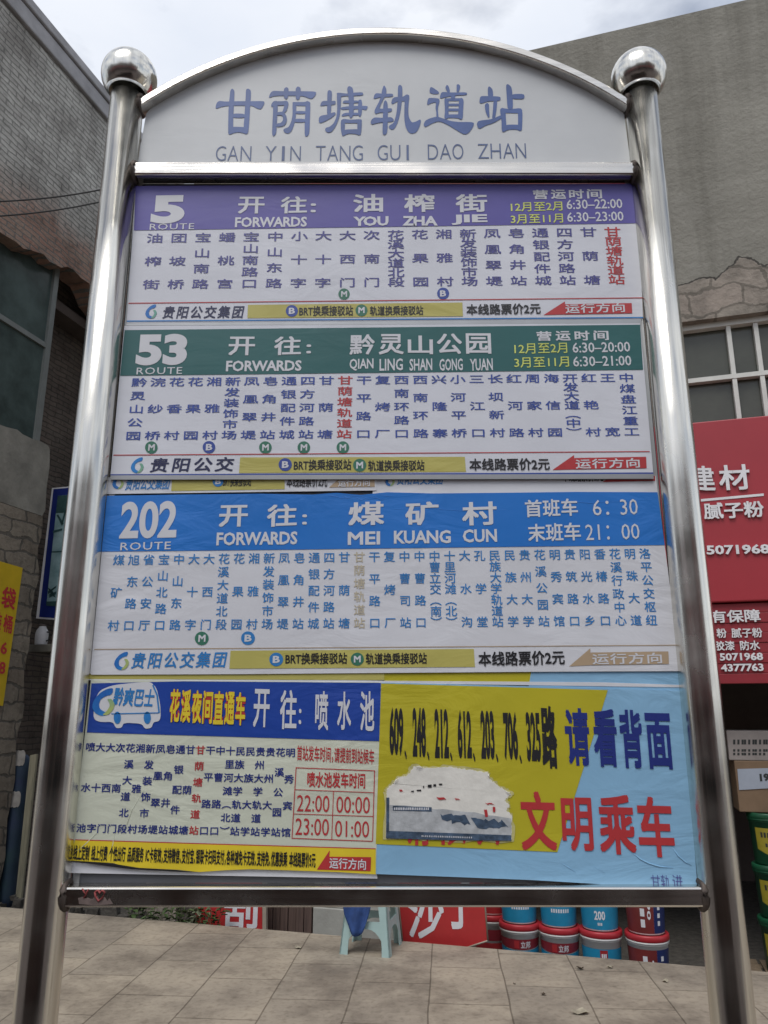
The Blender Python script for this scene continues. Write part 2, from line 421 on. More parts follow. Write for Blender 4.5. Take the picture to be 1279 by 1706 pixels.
M['asphalt'] = mat('asphalt', (.066, .05, .046), .85, var=.3, vscale=30, bump=.4, bscale=120)
M['kerb'] = mat('kerb_stone', (.26, .24, .21), .8, var=.25, vscale=12, bump=.3)
g = MB(); g.quad((-600, -600, -.33), (600, -600, -.33), (600, 600, -.33), (-600, 600, -.33))
tag(g.build('ground', M['soil']), kind='structure')
p = MB(); p.prism([B(-30, -5.0, 0), B(30, -5.0, 0), B(30, 0, 0), B(-30, 0, 0)], (0, 0, -.30))
tag(p.build('pavement', M['slabs'], origin=(0, 0, 0)), kind='structure')
p = MB()
for i in range(60): p.bbox(-30 + i, -5.16, -.30, -29.006 + i, -5.005, -.004)
tag(p.build('kerb', M['kerb'], bevel=.012), kind='structure')
p = MB(); p.prism([B(-60, -20, -.16), B(60, -20, -.16), B(60, -5.17, -.16), B(-60, -5.17, -.16)], (0, 0, -.15))
tag(p.build('road', M['asphalt'], origin=(0, 0, 0)), kind='structure')

# ================================================================== the bus stop sign
sign = thing('bus_stop_sign', (0, SY, 0), 'tall stainless steel bus stop sign with arched top, ball finials and printed route panels', 'bus stop sign')
PX = .6205
PR = .0385
def post(x):
    mb = MB()
    mb.tube([(x, SY, 0), (x, SY, 1.0), (x, SY, 2.0), (x, SY, 2.985)], PR, 40)
    po = mb.build('post', M['steel'], sign)
    mb = MB(); pr = [(.0265, -.060), (.045, -.048)]
    for i in range(17):
        a = R(-50 + 140 * i / 16); pr.append((.0655 * math.cos(a), .0655 * math.sin(a)))
    mb.lathe(pr, (x, SY, 3.045), 36); mb.build('ball_finial', M['steel'], po)
    mb = MB(); mb.lathe([(.045, 0), (.085, 0), (.085, .010), (.043, .014)], (x, SY, .0), 32); mb.build('base_flange', M['steel'], po)
    sg = 1 if x < 0 else -1
    for z in (2.7733, 1.2215, 2.962):
        mb = MB(); ring = [(x + sg * (PR - .003), SY + .021 * math.cos(q), z + .024 * math.sin(q)) for q in [2 * math.pi * i / 16 for i in range(17)]]
        mb.tube(ring, .006, 8)
        mb.build('weld_seam', M['weld'], po)
post(-PX); post(PX)
def rail(name, z0, z1, y=SY, hw=.018):
    mb = MB(); mb.box(-PX + PR - .004, y - hw, z0, PX - PR + .004, y + hw, z1); return mb.build(name, M['steel_rail'], sign, bevel=.004)
rail('upper_rail', 2.7561, 2.7900)
rail('lower_rail', 1.2042, 1.2386)
# arch: a bent square tube from post to post
aL, aT, aR = (-.592, 2.958), (0, 3.168), (.586, 2.990)
def circ(a, b, c):
    ax, ay = a; bx, by = b; cx, cy = c
    d = 2 * (ax * (by - cy) + bx * (cy - ay) + cx * (ay - by))
    ux = ((ax * ax + ay * ay) * (by - cy) + (bx * bx + by * by) * (cy - ay) + (cx * cx + cy * cy) * (ay - by)) / d
    uy = ((ax * ax + ay * ay) * (cx - bx) + (bx * bx + by * by) * (ax - cx) + (cx * cx + cy * cy) * (bx - ax)) / d
    return ux, uy, math.hypot(ax - ux, ay - uy)
aL = (-.588, 2.953); aR = (.588, 2.953)
cx_, cz_, cr_ = circ(aL, aT, aR)
q0 = math.atan2(aL[1] - cz_, aL[0] - cx_); q1 = math.atan2(aR[1] - cz_, aR[0] - cx_)
mb = MB(); vs = []; nA = 64
for i in range(nA + 1):
    q = q0 + (q1 - q0) * i / nA
    for rr, yy in ((cr_ - .010, -.018), (cr_ + .010, -.018), (cr_ + .010, .018), (cr_ - .010, .018)):
        vs.append((cx_ + rr * math.cos(q), SY + yy, cz_ + rr * math.sin(q)))
mb.add(vs, [(i * 4 + j, i * 4 + (j + 1) % 4, (i + 1) * 4 + (j + 1) % 4, (i + 1) * 4 + j) for i in range(nA) for j in range(4)])
mb.f += [[3, 2, 1, 0], [nA * 4 + j for j in range(4)]]; mb.mi += [0, 0]; mb.sm += [False, False]
mb.build('arch_rail', M['steel_rail'], sign, bevel=.003)
# header board under the arch
YH = SY + .006
mb = MB(); pts = [(-PX + PR - .002, YH, 2.7895), (PX - PR + .002, YH, 2.7895)]
for i in range(nA + 1):
    q = q1 + (q0 - q1) * i / nA
    x = cx_ + (cr_ - .010) * math.cos(q); pts.append((max(-PX + PR + .008, min(PX - PR - .003, x)), YH, cz_ + (cr_ - .0105) * math.sin(q)))
mb.prism(pts, (0, .006, 0))
hb = mb.build('header_board', M['header_board'], sign)
# station name, traced brush shapes: zoom frames (x0, strokes)
TITLE = {350: [
 # gan
 [(62,315),(75,262),(105,235),(180,245),(300,240),(500,240),(643,238),(640,275),(605,335),(560,330),(510,300),(480,293),(220,293),(130,308),(75,330)],
 [(238,110),(262,88),(288,115),(285,200),(280,300),(272,450),(272,550),(275,600),(240,633),(213,630),(213,500),(218,300),(230,200)],
 [(423,97),(455,90),(484,115),(480,210),(472,300),(465,450),(452,600),(432,632),(408,628),(395,560),(403,450),(413,300),(420,200)],
 [(265,385),(412,388),(410,438),(262,436)], [(214,550),(280,542),(390,545),(455,558),(450,612),(430,632),(390,617),(335,607),(285,614),(235,635),(213,630)],
 # yin
 [(690,203),(713,140),(745,116),(850,122),(1000,122),(1140,122),(1257,126),(1247,172),(1205,215),(1165,205),(1120,185),(1060,176),(870,175),(790,177),(740,184)],
 [(873,90),(905,70),(930,92),(925,170),(918,203),(895,219),(872,197),(870,160)], [(1013,85),(1038,63),(1073,82),(1070,160),(1057,212),(1035,229),(1012,207),(1010,150)],
 [(742,250),(792,240),(800,300),(795,400),(787,520),(782,622),(752,657),(731,637),(738,480),(745,350)], [(720,308),(725,272),(750,238),(792,235),(800,262),(765,278),(745,302)],
 [(775,240),(860,240),(908,234),(928,258),(922,300),(905,350),(880,380),(850,375),(865,340),(878,285),(850,290),(775,290)],
 [(785,372),(850,362),(880,378),(903,415),(910,460),(895,510),(860,538),(785,545),(785,503),(835,498),(860,470),(862,430),(845,405),(785,408)],
 [(973,250),(1010,250),(1120,250),(1150,236),(1187,253),(1180,292),(1120,297),(1010,292),(978,290)],
 [(973,255),(1020,262),(1016,400),(1000,500),(962,600),(920,626),(880,612),(862,580),(885,560),(930,547),(960,480),(976,400)],
 [(1128,260),(1187,258),(1180,450),(1175,620),(1150,658),(1118,656),(1118,500),(1125,400)], [(1008,356),(1132,356),(1132,390),(1008,390)], [(1000,446),(1128,448),(1125,490),(992,492)]],
525: [
 [(143,120),(170,106),(200,125),(192,250),(185,400),(138,410),(142,250)], [(58,288),(72,250),(100,235),(180,238),(242,234),(240,272),(220,282),(100,292),(65,298)],
 [(40,475),(45,430),(75,408),(150,398),(205,373),(238,370),(240,397),(200,432),(120,477),(65,499),(45,492)],
 [(377,100),(385,68),(410,60),(447,85),(457,200),(455,400),(430,437),(415,442),(398,407),(400,250),(385,150)],
 [(252,145),(275,138),(380,152),(450,138),(568,133),(566,172),(440,176),(330,180),(300,192),(260,180)],
 [(253,148),(308,170),(302,300),(287,430),(240,542),(190,607),(140,612),(113,580),(125,553),(170,543),(220,500),(250,430),(262,330)],
 [(322,250),(345,230),(400,230),(522,232),(520,260),(330,264)], [(300,312),(400,298),(624,293),(615,327),(600,348),(540,332),(400,337),(305,342)], [(308,407),(340,380),(400,375),(522,376),(520,410),(400,407),(320,422)],
 [(508,225),(545,218),(555,260),(552,390),(530,432),(508,405),(506,300)],
 [(303,470),(330,448),(420,460),(530,452),(552,460),(550,492),(500,500),(350,500),(308,495)], [(303,465),(352,480),(350,600),(342,642),(328,657),(314,642),(301,560)], [(498,480),(553,465),(547,600),(532,642),(503,640),(498,560)],
 [(330,576),(500,570),(547,578),(537,640),(515,644),(480,629),(420,623),(370,630),(330,657)],
 # gui
 [(688,205),(700,165),(720,143),(800,152),(922,150),(920,187),(820,191),(750,197),(700,214)], [(790,110),(812,46),(842,90),(840,160),(802,225),(768,300),(758,335),(703,347),(720,310),(753,250),(780,180)],
 [(703,342),(720,323),(800,330),(908,320),(907,357),(880,367),(800,373),(750,377),(720,392),(701,377)], [(806,260),(830,223),(858,260),(860,400),(854,600),(837,634),(815,640),(795,627),(800,450)],
 [(653,495),(668,453),(705,430),(800,438),(900,426),(930,455),(922,482),(800,488),(720,502),(670,517)],
 [(978,60),(1005,43),(1032,70),(1030,200),(1012,350),(982,480),(942,562),(910,580),(873,562),(872,528),(930,500),(963,380),(977,220)],
 [(898,265),(910,213),(940,190),(1040,188),(1080,158),(1114,168),(1112,232),(1080,250),(1040,240),(975,240),(915,277)],
 [(1060,200),(1112,190),(1100,350),(1107,430),(1140,493),(1190,483),(1243,452),(1253,480),(1227,562),(1192,612),(1140,627),(1098,602),(1068,542),(1053,450),(1055,300)]],
700: [
 [(108,120),(116,76),(140,73),(222,130),(217,154),(160,157),(113,142)], [(78,270),(90,213),(110,200),(220,206),(230,240),(212,300),(207,350),(217,430),(190,430),(190,370),(178,320),(188,250),(130,262),(90,287)],
 [(36,520),(58,470),(110,443),(200,420),(270,445),(360,475),(460,487),(638,486),(627,540),(582,607),(540,634),(500,627),(420,577),(330,522),(250,484),(200,480),(130,507),(58,550)],
 [(296,75),(315,43),(337,65),(354,130),(325,142),(303,100)], [(428,45),(450,36),(476,60),(458,125),(428,132),(430,80)], [(230,195),(245,143),(265,130),(360,138),(553,133),(552,167),(420,171),(350,181),(240,207)],
 [(366,145),(417,150),(408,215),(358,215)], [(283,215),(300,201),(337,215),(332,330),(337,440),(300,452),(283,440),(293,350)], [(458,210),(490,198),(514,225),(507,330),(502,440),(485,460),(443,440),(453,330)],
 [(288,206),(492,203),(492,237),(298,238)], [(298,268),(500,268),(500,296),(298,296)], [(298,326),(500,326),(500,356),(298,356)], [(300,396),(500,396),(485,452),(440,440),(330,436),(290,450)],
 # zhan
 [(798,75),(820,63),(857,100),(864,195),(800,195)], [(697,250),(708,188),(735,178),(945,183),(952,215),(932,237),(800,240),(715,270)], [(762,280),(790,258),(814,275),(814,340),(820,432),(800,432),(770,360)],
 [(866,233),(912,233),(902,340),(882,462),(848,457),(860,340)], [(668,505),(688,470),(850,453),(955,402),(980,430),(870,497),(770,527),(708,567),(678,552)],
 [(1013,45),(1040,36),(1082,75),(1094,200),(1097,335),(1033,337),(1023,200)], [(1080,156),(1223,153),(1235,185),(1222,215),(1080,212)],
 [(943,335),(970,316),(1012,335),(1010,400),(1017,520),(1032,577),(990,605),(963,597),(960,450),(948,390)], [(957,320),(1060,335),(1185,320),(1210,350),(1192,382),(1020,380),(960,377)],
 [(1153,350),(1210,345),(1207,500),(1203,582),(1180,594),(1153,582),(1158,450)], [(1000,518),(1155,516),(1203,535),(1203,582),(1180,594),(1140,574),(1040,577),(990,605),(963,592)]]}
mb = MB(); k = 0
for x0, strokes in TITLE.items():
    for st in strokes:
        pj = onY(YH - .0008 - .00003 * (k % 12)); k += 1
        pxpoly(mb, pj, [(x0 + x / 7.106, 135 + y / 7.103) for x, y in chaikin(st, 2)])
mb.build('station_name', M['title_blue'], hb)
mb = MB(); pj = onY(YH - .0008)
def z1(x, y): return 350 + x / 7.106, 135 + y / 7.103
def z2(x, y): return 525 + x / 7.106, 135 + y / 7.103
def z3(x, y): return 700 + x / 7.106, 135 + y / 7.103
for zf, ch, xa, xb, ya, yb in [(z1,'G',62,182,772,945),(z1,'A',202,330,770,945),(z1,'N',355,482,772,945),(z1,'Y',650,780,772,945),(z1,'I',845,878,772,945),(z1,'N',945,1070,772,945),
    (z2,'T',5,120,768,943),(z2,'A',140,270,766,942),(z2,'N',290,415,766,942),(z2,'G',442,563,762,942),(z2,'G',738,858,758,938),(z2,'U',888,1008,758,938),(z2,'I',1080,1108,758,936),
    (z3,'D',90,212,752,930),(z3,'A',232,366,748,927),(z3,'O',382,512,746,925),(z3,'Z',685,812,745,918),(z3,'H',835,957,742,917),(z3,'A',983,1112,738,916),(z3,'N',1132,1255,738,914)]:
    a = zf(xa, yb); b = zf(xb, yb); text(mb, pj, ch, a[0], a[1], b[0], b[1], (yb - ya) / 7.103, bold=-.012 if ch != 'I' else .01, res=5)
mb.build('pinyin_lettering', M['title_grey'], hb)
# backing sheet of the frame
mb = MB(); mb.box(-PX + PR - .002, SY + .016, 1.2386, PX - PR + .002, SY + .020, 2.7561); mb.build('backing_sheet', M['backing'], sign)
for sg in (-1, 1):
    mb = MB(); xa, xb = sorted((sg * (PX - PR - .001), sg * (PX - PR - .013)))
    mb.box(xa, SY + .0125, 1.2387, xb, SY + .0158, 2.756); mb.build('side_channel', M['alu'], sign)

# ---------------- shared printed elements
def panel(pts, Y, m, label=None, th=.0022, name='route_panel'):
    mb = MB(); pj = onY(Y); mb.prism([pj(*p) for p in (pts[::-1] if area(pts) > 0 else pts)], (0, th, 0))
    o = mb.build(name, m, sign)
    if label: o['label'] = label
    return o
def sheet(name, pts, Y, m, par):
    mb = MB(); pxpoly(mb, onY(Y), pts); return mb.build(name, m, par)
def put(name, mb, m, par): return mb.build(name, m, par) if mb.f else None
def badge(cx, cy, r, ch, m, par, Y):
    mb = MB(); pxpoly(mb, onY(Y), circle(cx, cy, r, 28, r * .98))
    text(mb, onY(Y - .0004), ch, cx - r * .52, cy + r * .52, cx + r * .52, cy + r * .48, r * 1.02, bold=.035, mi=1)
    mb.build('round_badge', [m, M['white_print']], par)
def logo(cx, cy, h, par, Y, inner):
    """blue curl with a small leaf inside"""
    mb = MB(); k = h / 28.0
    o = [(9,-14),(3,-13),(-4,-9),(-10,-2),(-12,5),(-9,11),(-3,14),(3,13),(6,10),(1,10),(-4,7),(-5,2),(-3,-3),(2,-6),(7,-7),(9,-10)]
    pxpoly(mb, onY(Y), [(cx + x * k, cy + y * k) for x, y in chaikin(o, 2)])
    o = [(3,-3),(8,-3),(11,2),(9,8),(4,13),(-2,13),(3,9),(6,4),(5,0)]
    pxpoly(mb, onY(Y - .0002), [(cx + x * k, cy + y * k) for x, y in chaikin(o, 2)], 1)
    mb.build('company_logo', [M['logo_blue'], inner], par)
def footer(par, Y, lg, company, comp_box, comp_m, yb, bpos, t1, mpos, t2, fare, arrow, bar, dirt, red, inner, badge_b, shift=0):
    logo(*lg, par, Y, inner)
    mb = MB(); text(mb, onY(Y), company, *comp_box, bold=.022, shear=.14, track=.12); put('company_lettering', mb, comp_m, par)
    ys = sheet('yellow_strip', yb, Y, M['yellow'], par)
    Y2 = Y - .0006
    badge(*bpos, 'B', badge_b, par, Y2); badge(*mpos, 'M', M['badge_green'], par, Y2)
    mb = MB(); text(mb, onY(Y2), 'BRT换乘接驳站', *t1, bold=.022); text(mb, onY(Y2), '轨道换乘接驳站', *t2, bold=.022); text(mb, onY(Y2), '本线路票价2元', *fare, bold=.026)
    put('black_lettering', mb, M['black_print'], par)
    mb = MB(); pxpoly(mb, onY(Y), arrow); pxpoly(mb, onY(Y - .0002), bar); put('direction_arrow', mb, red, par)
    mb = MB(); text(mb, onY(Y2), '运行方向', *dirt, bold=.02, track=.04); put('direction_lettering', mb, M['white_print'], par)

# ---------------- route 5
Y = SY + .008
p5 = panel([(226,310),(1060,306),(1071,531),(211,538)], Y, M['white_sheet'], 'white route panel with a violet header band')  # top set low: strip of dark backing stands in for the rail's shadow
Y1 = Y - .0007; Y2 = Y - .0014
sheet('header_band', [(226,310),(1060,306),(1063,372),(223,384)], Y1, M['violet'], p5)
mb = MB(); pj = onY(Y2)
text(mb, pj, '5', 250, 373, 306, 372, 47, bold=.05, res=6); text(mb, pj, 'ROUTE', 249, 383, 323, 382, 10, bold=.004, track=.06)
put('route_number', mb, M['white_print'], p5); mb = MB()
text(mb, pj, '开', 396, 356, 440, 356, 28, bold=.024); text(mb, pj, '往', 467, 356, 511, 355, 28, bold=.024); text(mb, pj, '：', 517, 354, 526, 354, 15, bold=.03)
text(mb, pj, 'FORWARDS', 391, 379, 511, 378, 17, bold=.03)
for ch, a, b in (('油', 588, 638), ('榨', 673, 724), ('街', 759, 812)): text(mb, pj, ch, a, 354, b, 353, 30, bold=.03)
text(mb, pj, 'YOU', 588, 377, 647, 376, 16, bold=.04); text(mb, pj, 'ZHA', 670, 376, 729, 376, 16, bold=.04); text(mb, pj, 'JIE', 752, 375, 812, 374, 17, bold=.04)
put('destination_lettering', mb, M['white_print'], p5); mb = MB()
for i, ch in enumerate('营运时间'): text(mb, pj, ch, 888 + i * 30, 332 - i * .4, 913 + i * 30, 332 - i * .4, 15.5, bold=.03)
text(mb, pj, '6:30–22:00', 944, 349, 1037, 347, 16, bold=.012); text(mb, pj, '6:30–23:00', 945, 370, 1039, 368, 16, bold=.012)
put('hours_lettering', mb, M['white_print'], p5)
mb = MB(); text(mb, pj, '12月至2月', 851, 353, 937, 351, 15, bold=.012); text(mb, pj, '3月至11月', 851, 373, 938, 371, 15, bold=.012); put('season_lettering', mb, M['yellow_print'], p5)
mi, mr = MB(), MB()
n5 = '油榨街 团坡桥 宝山南路 蟠桃宫 宝山南路口 中山东路 小十字 大十字 大西门 次南门 花溪大道北段 花果园 湘雅村 新发装饰市场 凤凰翠堤 皂角井站 通银配件城 四方河路站 甘荫塘 甘荫塘轨道站'.split()
columns([mi, mr], onY(Y1), n5, (258,397), (1020,386), (252,474), (1027,466), 27, 15.5, .014, 19)
put('stop_lettering', mi, M['indigo_print'], p5); put('current_stop_lettering', mr, M['red_print'], p5)
badge(573, 490, 9.5, 'M', M['badge_green'], p5, Y1); badge(738, 489, 10, 'B', M['royal_print'], p5, Y1)
sheet('red_rule', [(214,504.5),(1070,495.5),(1070,497),(214,506)], Y1, M['red_print'], p5)
footer(p5, Y1, (252,519,24), '贵阳公交集团', (271,531,405,530,21), M['dark_navy'], [(413,508),(770,504),(771,527),(412,530)], (486,518,10), (498,527,588,526,17), (602,517,10), (616,526,705,525,16),
       (777,525,901,523,18), [(905,525),(941,502),(941,524)], [(940.5,507),(1052,505),(1053,522),(940.5,524)], (942,522,1041,520,15), M['red_print'], M['logo_green'], M['royal_print'])
sheet('cyan_edge', [(211,534),(1071,528),(1071,530),(211,536)], Y1, M['azure_print'], p5)

# ---------------- route 53
Y = SY + .006
p53 = panel([(207,543),(1066,539),(1088,789),(184,791)], Y, M['white_sheet'], 'white route panel with a dark green header band')
Y1 = Y - .0007; Y2 = Y - .0014
sheet('header_band', [(207.5,550),(1066,541),(1071,616),(200,626)], Y1, M['green_band'], p53)
mb = MB(); pj = onY(Y2)
text(mb, pj, '53', 225, 609, 310, 608, 52, bold=.05, res=6); text(mb, pj, 'ROUTE', 227, 624, 303, 623, 11.5, bold=.004, track=.06)
put('route_number', mb, M['white_print'], p53); mb = MB()
text(mb, pj, '开', 380, 592, 424, 592, 31, bold=.024); text(mb, pj, '往', 456, 592, 501, 591, 31, bold=.024); text(mb, pj, '：', 510, 589, 518, 589, 15, bold=.03)
text(mb, pj, 'FORWARDS', 376, 619, 502, 618, 18, bold=.03)
for i, ch in enumerate('黔灵山公园'): text(mb, pj, ch, 582 + i * 48.6, 591 - i * .4, 624 + i * 48.6, 591 - i * .4, 34 if ch != '山' else 31, bold=.022)
for s, a, b in (('QIAN', 582, 622), ('LING', 632, 671), ('SHAN', 682, 720), ('GONG', 732, 771), ('YUAN', 783, 821)): text(mb, pj, s, a, 618, b, 617, 20, bold=.02)
put('destination_lettering', mb, M['white_print'], p53); mb = MB()
for i, ch in enumerate('营运时间'): text(mb, pj, ch, 894 + i * 31.7, 568 - i * .4, 919 + i * 31.7, 568 - i * .4, 16, bold=.03)
text(mb, pj, '6:30–20:00', 954, 588, 1050, 586, 17, bold=.012); text(mb, pj, '6:30–21:00', 955, 611, 1052, 609, 17, bold=.012)
put('hours_lettering', mb, M['white_print'], p53)
mb = MB(); text(mb, pj, '12月至2月', 857, 590, 945, 588, 17, bold=.008); text(mb, pj, '3月至11月', 857, 613, 948, 611, 17, bold=.008); put('season_lettering', mb, M['yellow_print'], p53)
mi, mr = MB(), MB()
n53 = '黔灵山公园 浣纱桥 花香村 花果园 湘雅村 新发装饰市场 凤凰翠堤 皂角井站 通银配件城 四方河路站 甘荫塘 甘荫塘轨道站 干平路口 复烤厂 西南环路口 西南环路 兴隆寨 小河平桥 三江口 长坝新村 红河路 周家村 海信园 开发大道（中） 红艳村 王宽 中煤盘江重工'.split()
columns([mi, mr], onY(Y1), n53, (232,637), (1043,629), (222,726), (1052,719), 25, 14.5, .014, 11)
put('stop_lettering', mi, M['royal_print'], p53); put('current_stop_lettering', mr, M['red_print'], p53)
for x in (252, 442, 506, 571): badge(x, 745.5, 10.5, 'M', M['badge_green'], p53, Y1)
badge(348, 745, 10.5, 'B', M['royal_print'], p53, Y1)
sheet('red_rule', [(189,757.5),(1082,751.5),(1082,753),(189,759)], Y1, M['red_print'], p53)
footer(p53, Y1, (229,775,27), '贵阳公交', (250,787,389,785,24), M['dark_navy'], [(400,762),(774,761),(776,786),(398,788)], (475,774,11), (489,784,585,783,18), (599,775,11), (613,785,707,784,18),
       (782,784,916,783,20), [(920,783),(956,758),(957,782)], [(956.5,763),(1076,761),(1077,780),(956.5,782)], (959,781,1066,779,16), M['red_print'], M['logo_green'], M['royal_print'])
sheet('blue_edge', [(184,790),(1088,787),(1088,789.5),(184,792)], Y1, M['royal_print'], p53)
mb = MB(); pj = onY(SY + .005)
mb.prism([pj(*q) for q in [(183,799),(1089,797.5),(1087.5,789.5),(184,792)]], (0, .008, 0)); pj = onY(SY + .006)
mb.prism([pj(*q) for q in [(209,542.5),(1066,539),(1068.5,531.5),(210.5,538.5)]], (0, .006, 0))
mb.build('panel_trim', M['alu'], sign)

# ---------------- older sheets that show in the gap below route 53
Y = SY + .0105
po = panel([(176,795),(626,795),(627,817),(174,823)], Y, M['white_sheet2'], 'strip of an older route sheet showing between the panels', name='old_route_sheet')
mb = MB(); pj = onY(Y - .0007)
sheet('yellow_strip', [(287,795),(474,795),(474,815),(285,818)], Y - .0006, M['yellow'], po)
logo(197, 803, 24, po, Y - .0007, M['logo_lime'])
text(mb, pj, '贵阳公交集团', 209, 817, 282, 815, 22, bold=.02, shear=.14); put('company_lettering', mb, M['azure_print'], po)
mb = MB(); text(mb, onY(Y - .0012), 'BRT换乘接驳站', 371, 811, 418, 810, 18, bold=.02); text(mb, onY(Y - .0012), '本线路票价2元', 477, 812, 545, 811, 20, bold=.02); put('black_lettering', mb, M['black_print'], po)
badge(363, 802, 9, 'B', M['azure_print'], po, Y - .0012)
mb = MB(); pxpoly(mb, pj, [(548,812),(565,797),(624,796),(624,811)]); put('direction_arrow', mb, M['tan_print'], po)
mb = MB(); text(mb, onY(Y - .0014), '运行方向', 563, 811, 616, 810, 14, bold=.02); put('direction_lettering', mb, M['white_print'], po)
Y = SY + .012
po = panel([(623,795),(1092,793),(1096,824),(620,828)], Y, M['white_sheet2'], 'second older sheet, creased, right of the first strip', name='old_route_sheet')
mb = MB(); pj = onY(Y - .0007); logo(650, 800, 20, po, Y - .0007, M['logo_lime'])
text(mb, pj, '贵阳公交集团', 662, 808, 738, 807, 20, bold=.015, shear=.14); put('company_lettering', mb, M['azure_print'], po)
mb = MB(); text(mb, pj, '本线路票价2元', 937, 803, 1005, 802, 18, bold=.02); put('black_lettering', mb, M['black_print'], po)
sheet('direction_arrow', [(1003,803),(1020,793),(1091,793),(1091,801)], Y - .0009, M['red_print'], po)

# ---------------- route 202 (a slack foil sheet)
Y = SY + .004
top202 = [(178,826),(300,824),(430,822.5),(520,824),(560,821),(600,824.5),(645,820),(720,822),(830,821),(960,819.5),(1095,820)]
p202 = panel(top202 + [(1107,908),(1133,1113),(1131,1118),(900,1119),(640,1121),(400,1123),(152,1124),(150,1121)], Y, M['white_sheet2'], 'white foil route sheet with a bright blue header band')
Y1 = Y - .0007; Y2 = Y - .0014
sheet('header_band', top202 + [(1107,908),(800,911.5),(500,915.5),(169,919)], Y1, M['blue_band'], p202)
mb = MB(); pj = onY(Y2)
text(mb, pj, '202', 198, 898, 293, 896, 62, bold=.03, res=6); text(mb, pj, 'ROUTE', 200, 917, 284, 915, 13, bold=.006, track=.06)
put('route_number', mb, M['white_print'], p202); mb = MB()
text(mb, pj, '开', 364, 878, 412, 877, 36, bold=.026); text(mb, pj, '往', 444, 878, 494, 876, 37, bold=.026); text(mb, pj, '：', 503, 874, 511, 874, 17, bold=.03)
text(mb, pj, 'FORWARDS', 360, 909, 495, 907, 22, bold=.03)
for ch, a, b in (('煤', 580, 640), ('矿', 675, 731), ('村', 770, 828)): text(mb, pj, ch, a, 876, b, 874, 39, bold=.028)
text(mb, pj, 'MEI', 579, 908, 633, 907, 22, bold=.03); text(mb, pj, 'KUANG', 656, 906, 751, 905, 22, bold=.03); text(mb, pj, 'CUN', 771, 904, 828, 903, 22, bold=.03)
put('destination_lettering', mb, M['white_print'], p202); mb = MB()
text(mb, pj, '首班车', 875, 862, 963, 859, 29, bold=.022); text(mb, pj, '末班车', 880, 903, 968, 900, 30, bold=.022)
text(mb, pj, '6：', 988, 859, 1015, 858, 26, bold=.0); text(mb, pj, '30', 1034, 858, 1063, 857, 26, bold=.0)
text(mb, pj, '21：', 976, 900, 1016, 899, 26, bold=.0); text(mb, pj, '00', 1036, 899, 1066, 898, 26, bold=.0)
put('hours_lettering', mb, M['white_print'], p202)
mi, mr = MB(), MB()
n202 = '煤矿村 旭东路口 省公安厅 宝山北路口 中山东路 大十字 大西门 花溪大道北段 花果园 湘雅村 新发装饰市场 凤凰翠堤 皂角井站 通银配件城 四方河路站 甘荫塘 甘荫塘轨道站 干平路口 复烤厂 中曹司站 中曹路口 中曹立交（南） 十里河滩（北） 大水沟 孔学堂 民族大学轨道站 民族大学 贵州大学 花溪公园站 明秀宾馆 贵筑路口 阳光水乡 香椿路口 花溪行政中心 明珠大道 洛平公交枢纽'.split()
columns([mi, mr], onY(Y1), n202, (198,933), (1074,922), (189,1042), (1085,1033), 18.5, 17.5, .012, 16)
put('stop_lettering', mi, M['azure_print'], p202); put('current_stop_lettering', mr, M['tan_text'], p202)
badge(336, 1063.5, 11.5, 'M', M['badge_green'], p202, Y1); badge(413, 1063, 11.5, 'B', M['azure_print'], p202, Y1)
sheet('tan_rule', [(157,1081),(1127,1074),(1127,1075.3),(157,1082.3)], Y1, M['tan_print'], p202)
footer(p202, Y1, (203,1101,31), '贵阳公交集团', (219,1114,376,1112,27), M['azure_print'], [(384,1084),(789,1081),(791,1111),(382,1114)], (460,1098.5,11.5), (475,1107,578,1106,19), (595,1098,11), (609,1107,711,1106,19),
       (797,1110,941,1107,24), [(948,1110),(983,1080),(984,1108)], [(983.5,1087),(1113,1085),(1114,1106),(983.5,1108)], (987,1107,1103,1105,18), M['tan_print'], M['logo_lime'], M['azure_print'])
# loose edges of sheets underneath, between route 202 and the lower posters
def strip(pts, Y, m, label):
    o = panel(pts, Y, m, label, name='old_poster_edge')
    return o
strip([(150,1120),(640,1120),(640,1133),(146,1131)], SY + .0062, M['yellow'], 'dull yellow edge of an older poster under the blue route sheet')
strip([(640,1118),(890,1117),(885,1140),(640,1136)], SY + .0074, M['yellow_poster'], 'yellow edge of an older poster at the middle of the gap')
strip([(885,1116),(1132,1113),(1137,1153),(880,1148)], SY + .0072, M['sky_poster'], 'pale blue edge of an older poster at the right of the gap')
strip([(146,1128.5),(420,1129),(640,1134),(1000,1136.5),(1136,1141),(1137,1145),(640,1138),(146,1133)], SY + .0066, M['white_sheet2'], 'thin white edge of a sheet above the two lower posters')

# ---------------- night bus poster
def Z(x, y): return 90 + x / 2.3256, 1110 + y / 2.3256
def ZP(l): return [Z(*q) for q in l]
Y = SY + .005
bot = [(1246,806),(1100,797),(900,790),(760,786),(660,790),(560,797),(480,788),(380,783),(280,778),(230,762),(150,757),(62,752)]
pn = panel(ZP([(143,52),(700,57),(1268,62)] + bot + [(85,560),(112,330)]), Y, M['cream_sheet'], 'cream night bus poster with a navy header and yellow foot strip')
Y1 = Y - .0007; Y2 = Y - .0014; Y3 = Y - .0021; pj = onY(Y2)
sheet('header_band', ZP([(145,66),(500,58),(1266,64),(1259,290),(700,273),(127,256)]), Y1, M['navy_band'], pn)
bus = [(152,190),(158,130),(178,92),(230,72),(330,62),(375,60),(398,85),(412,150),(413,200),(405,213),(385,216),(378,238),(352,243),(340,222),(270,218),(262,238),(240,240),(228,215),(180,216),(158,208)]
mb = MB(); pxpoly(mb, onY(Y2), ZP(chaikin(bus, 2)))
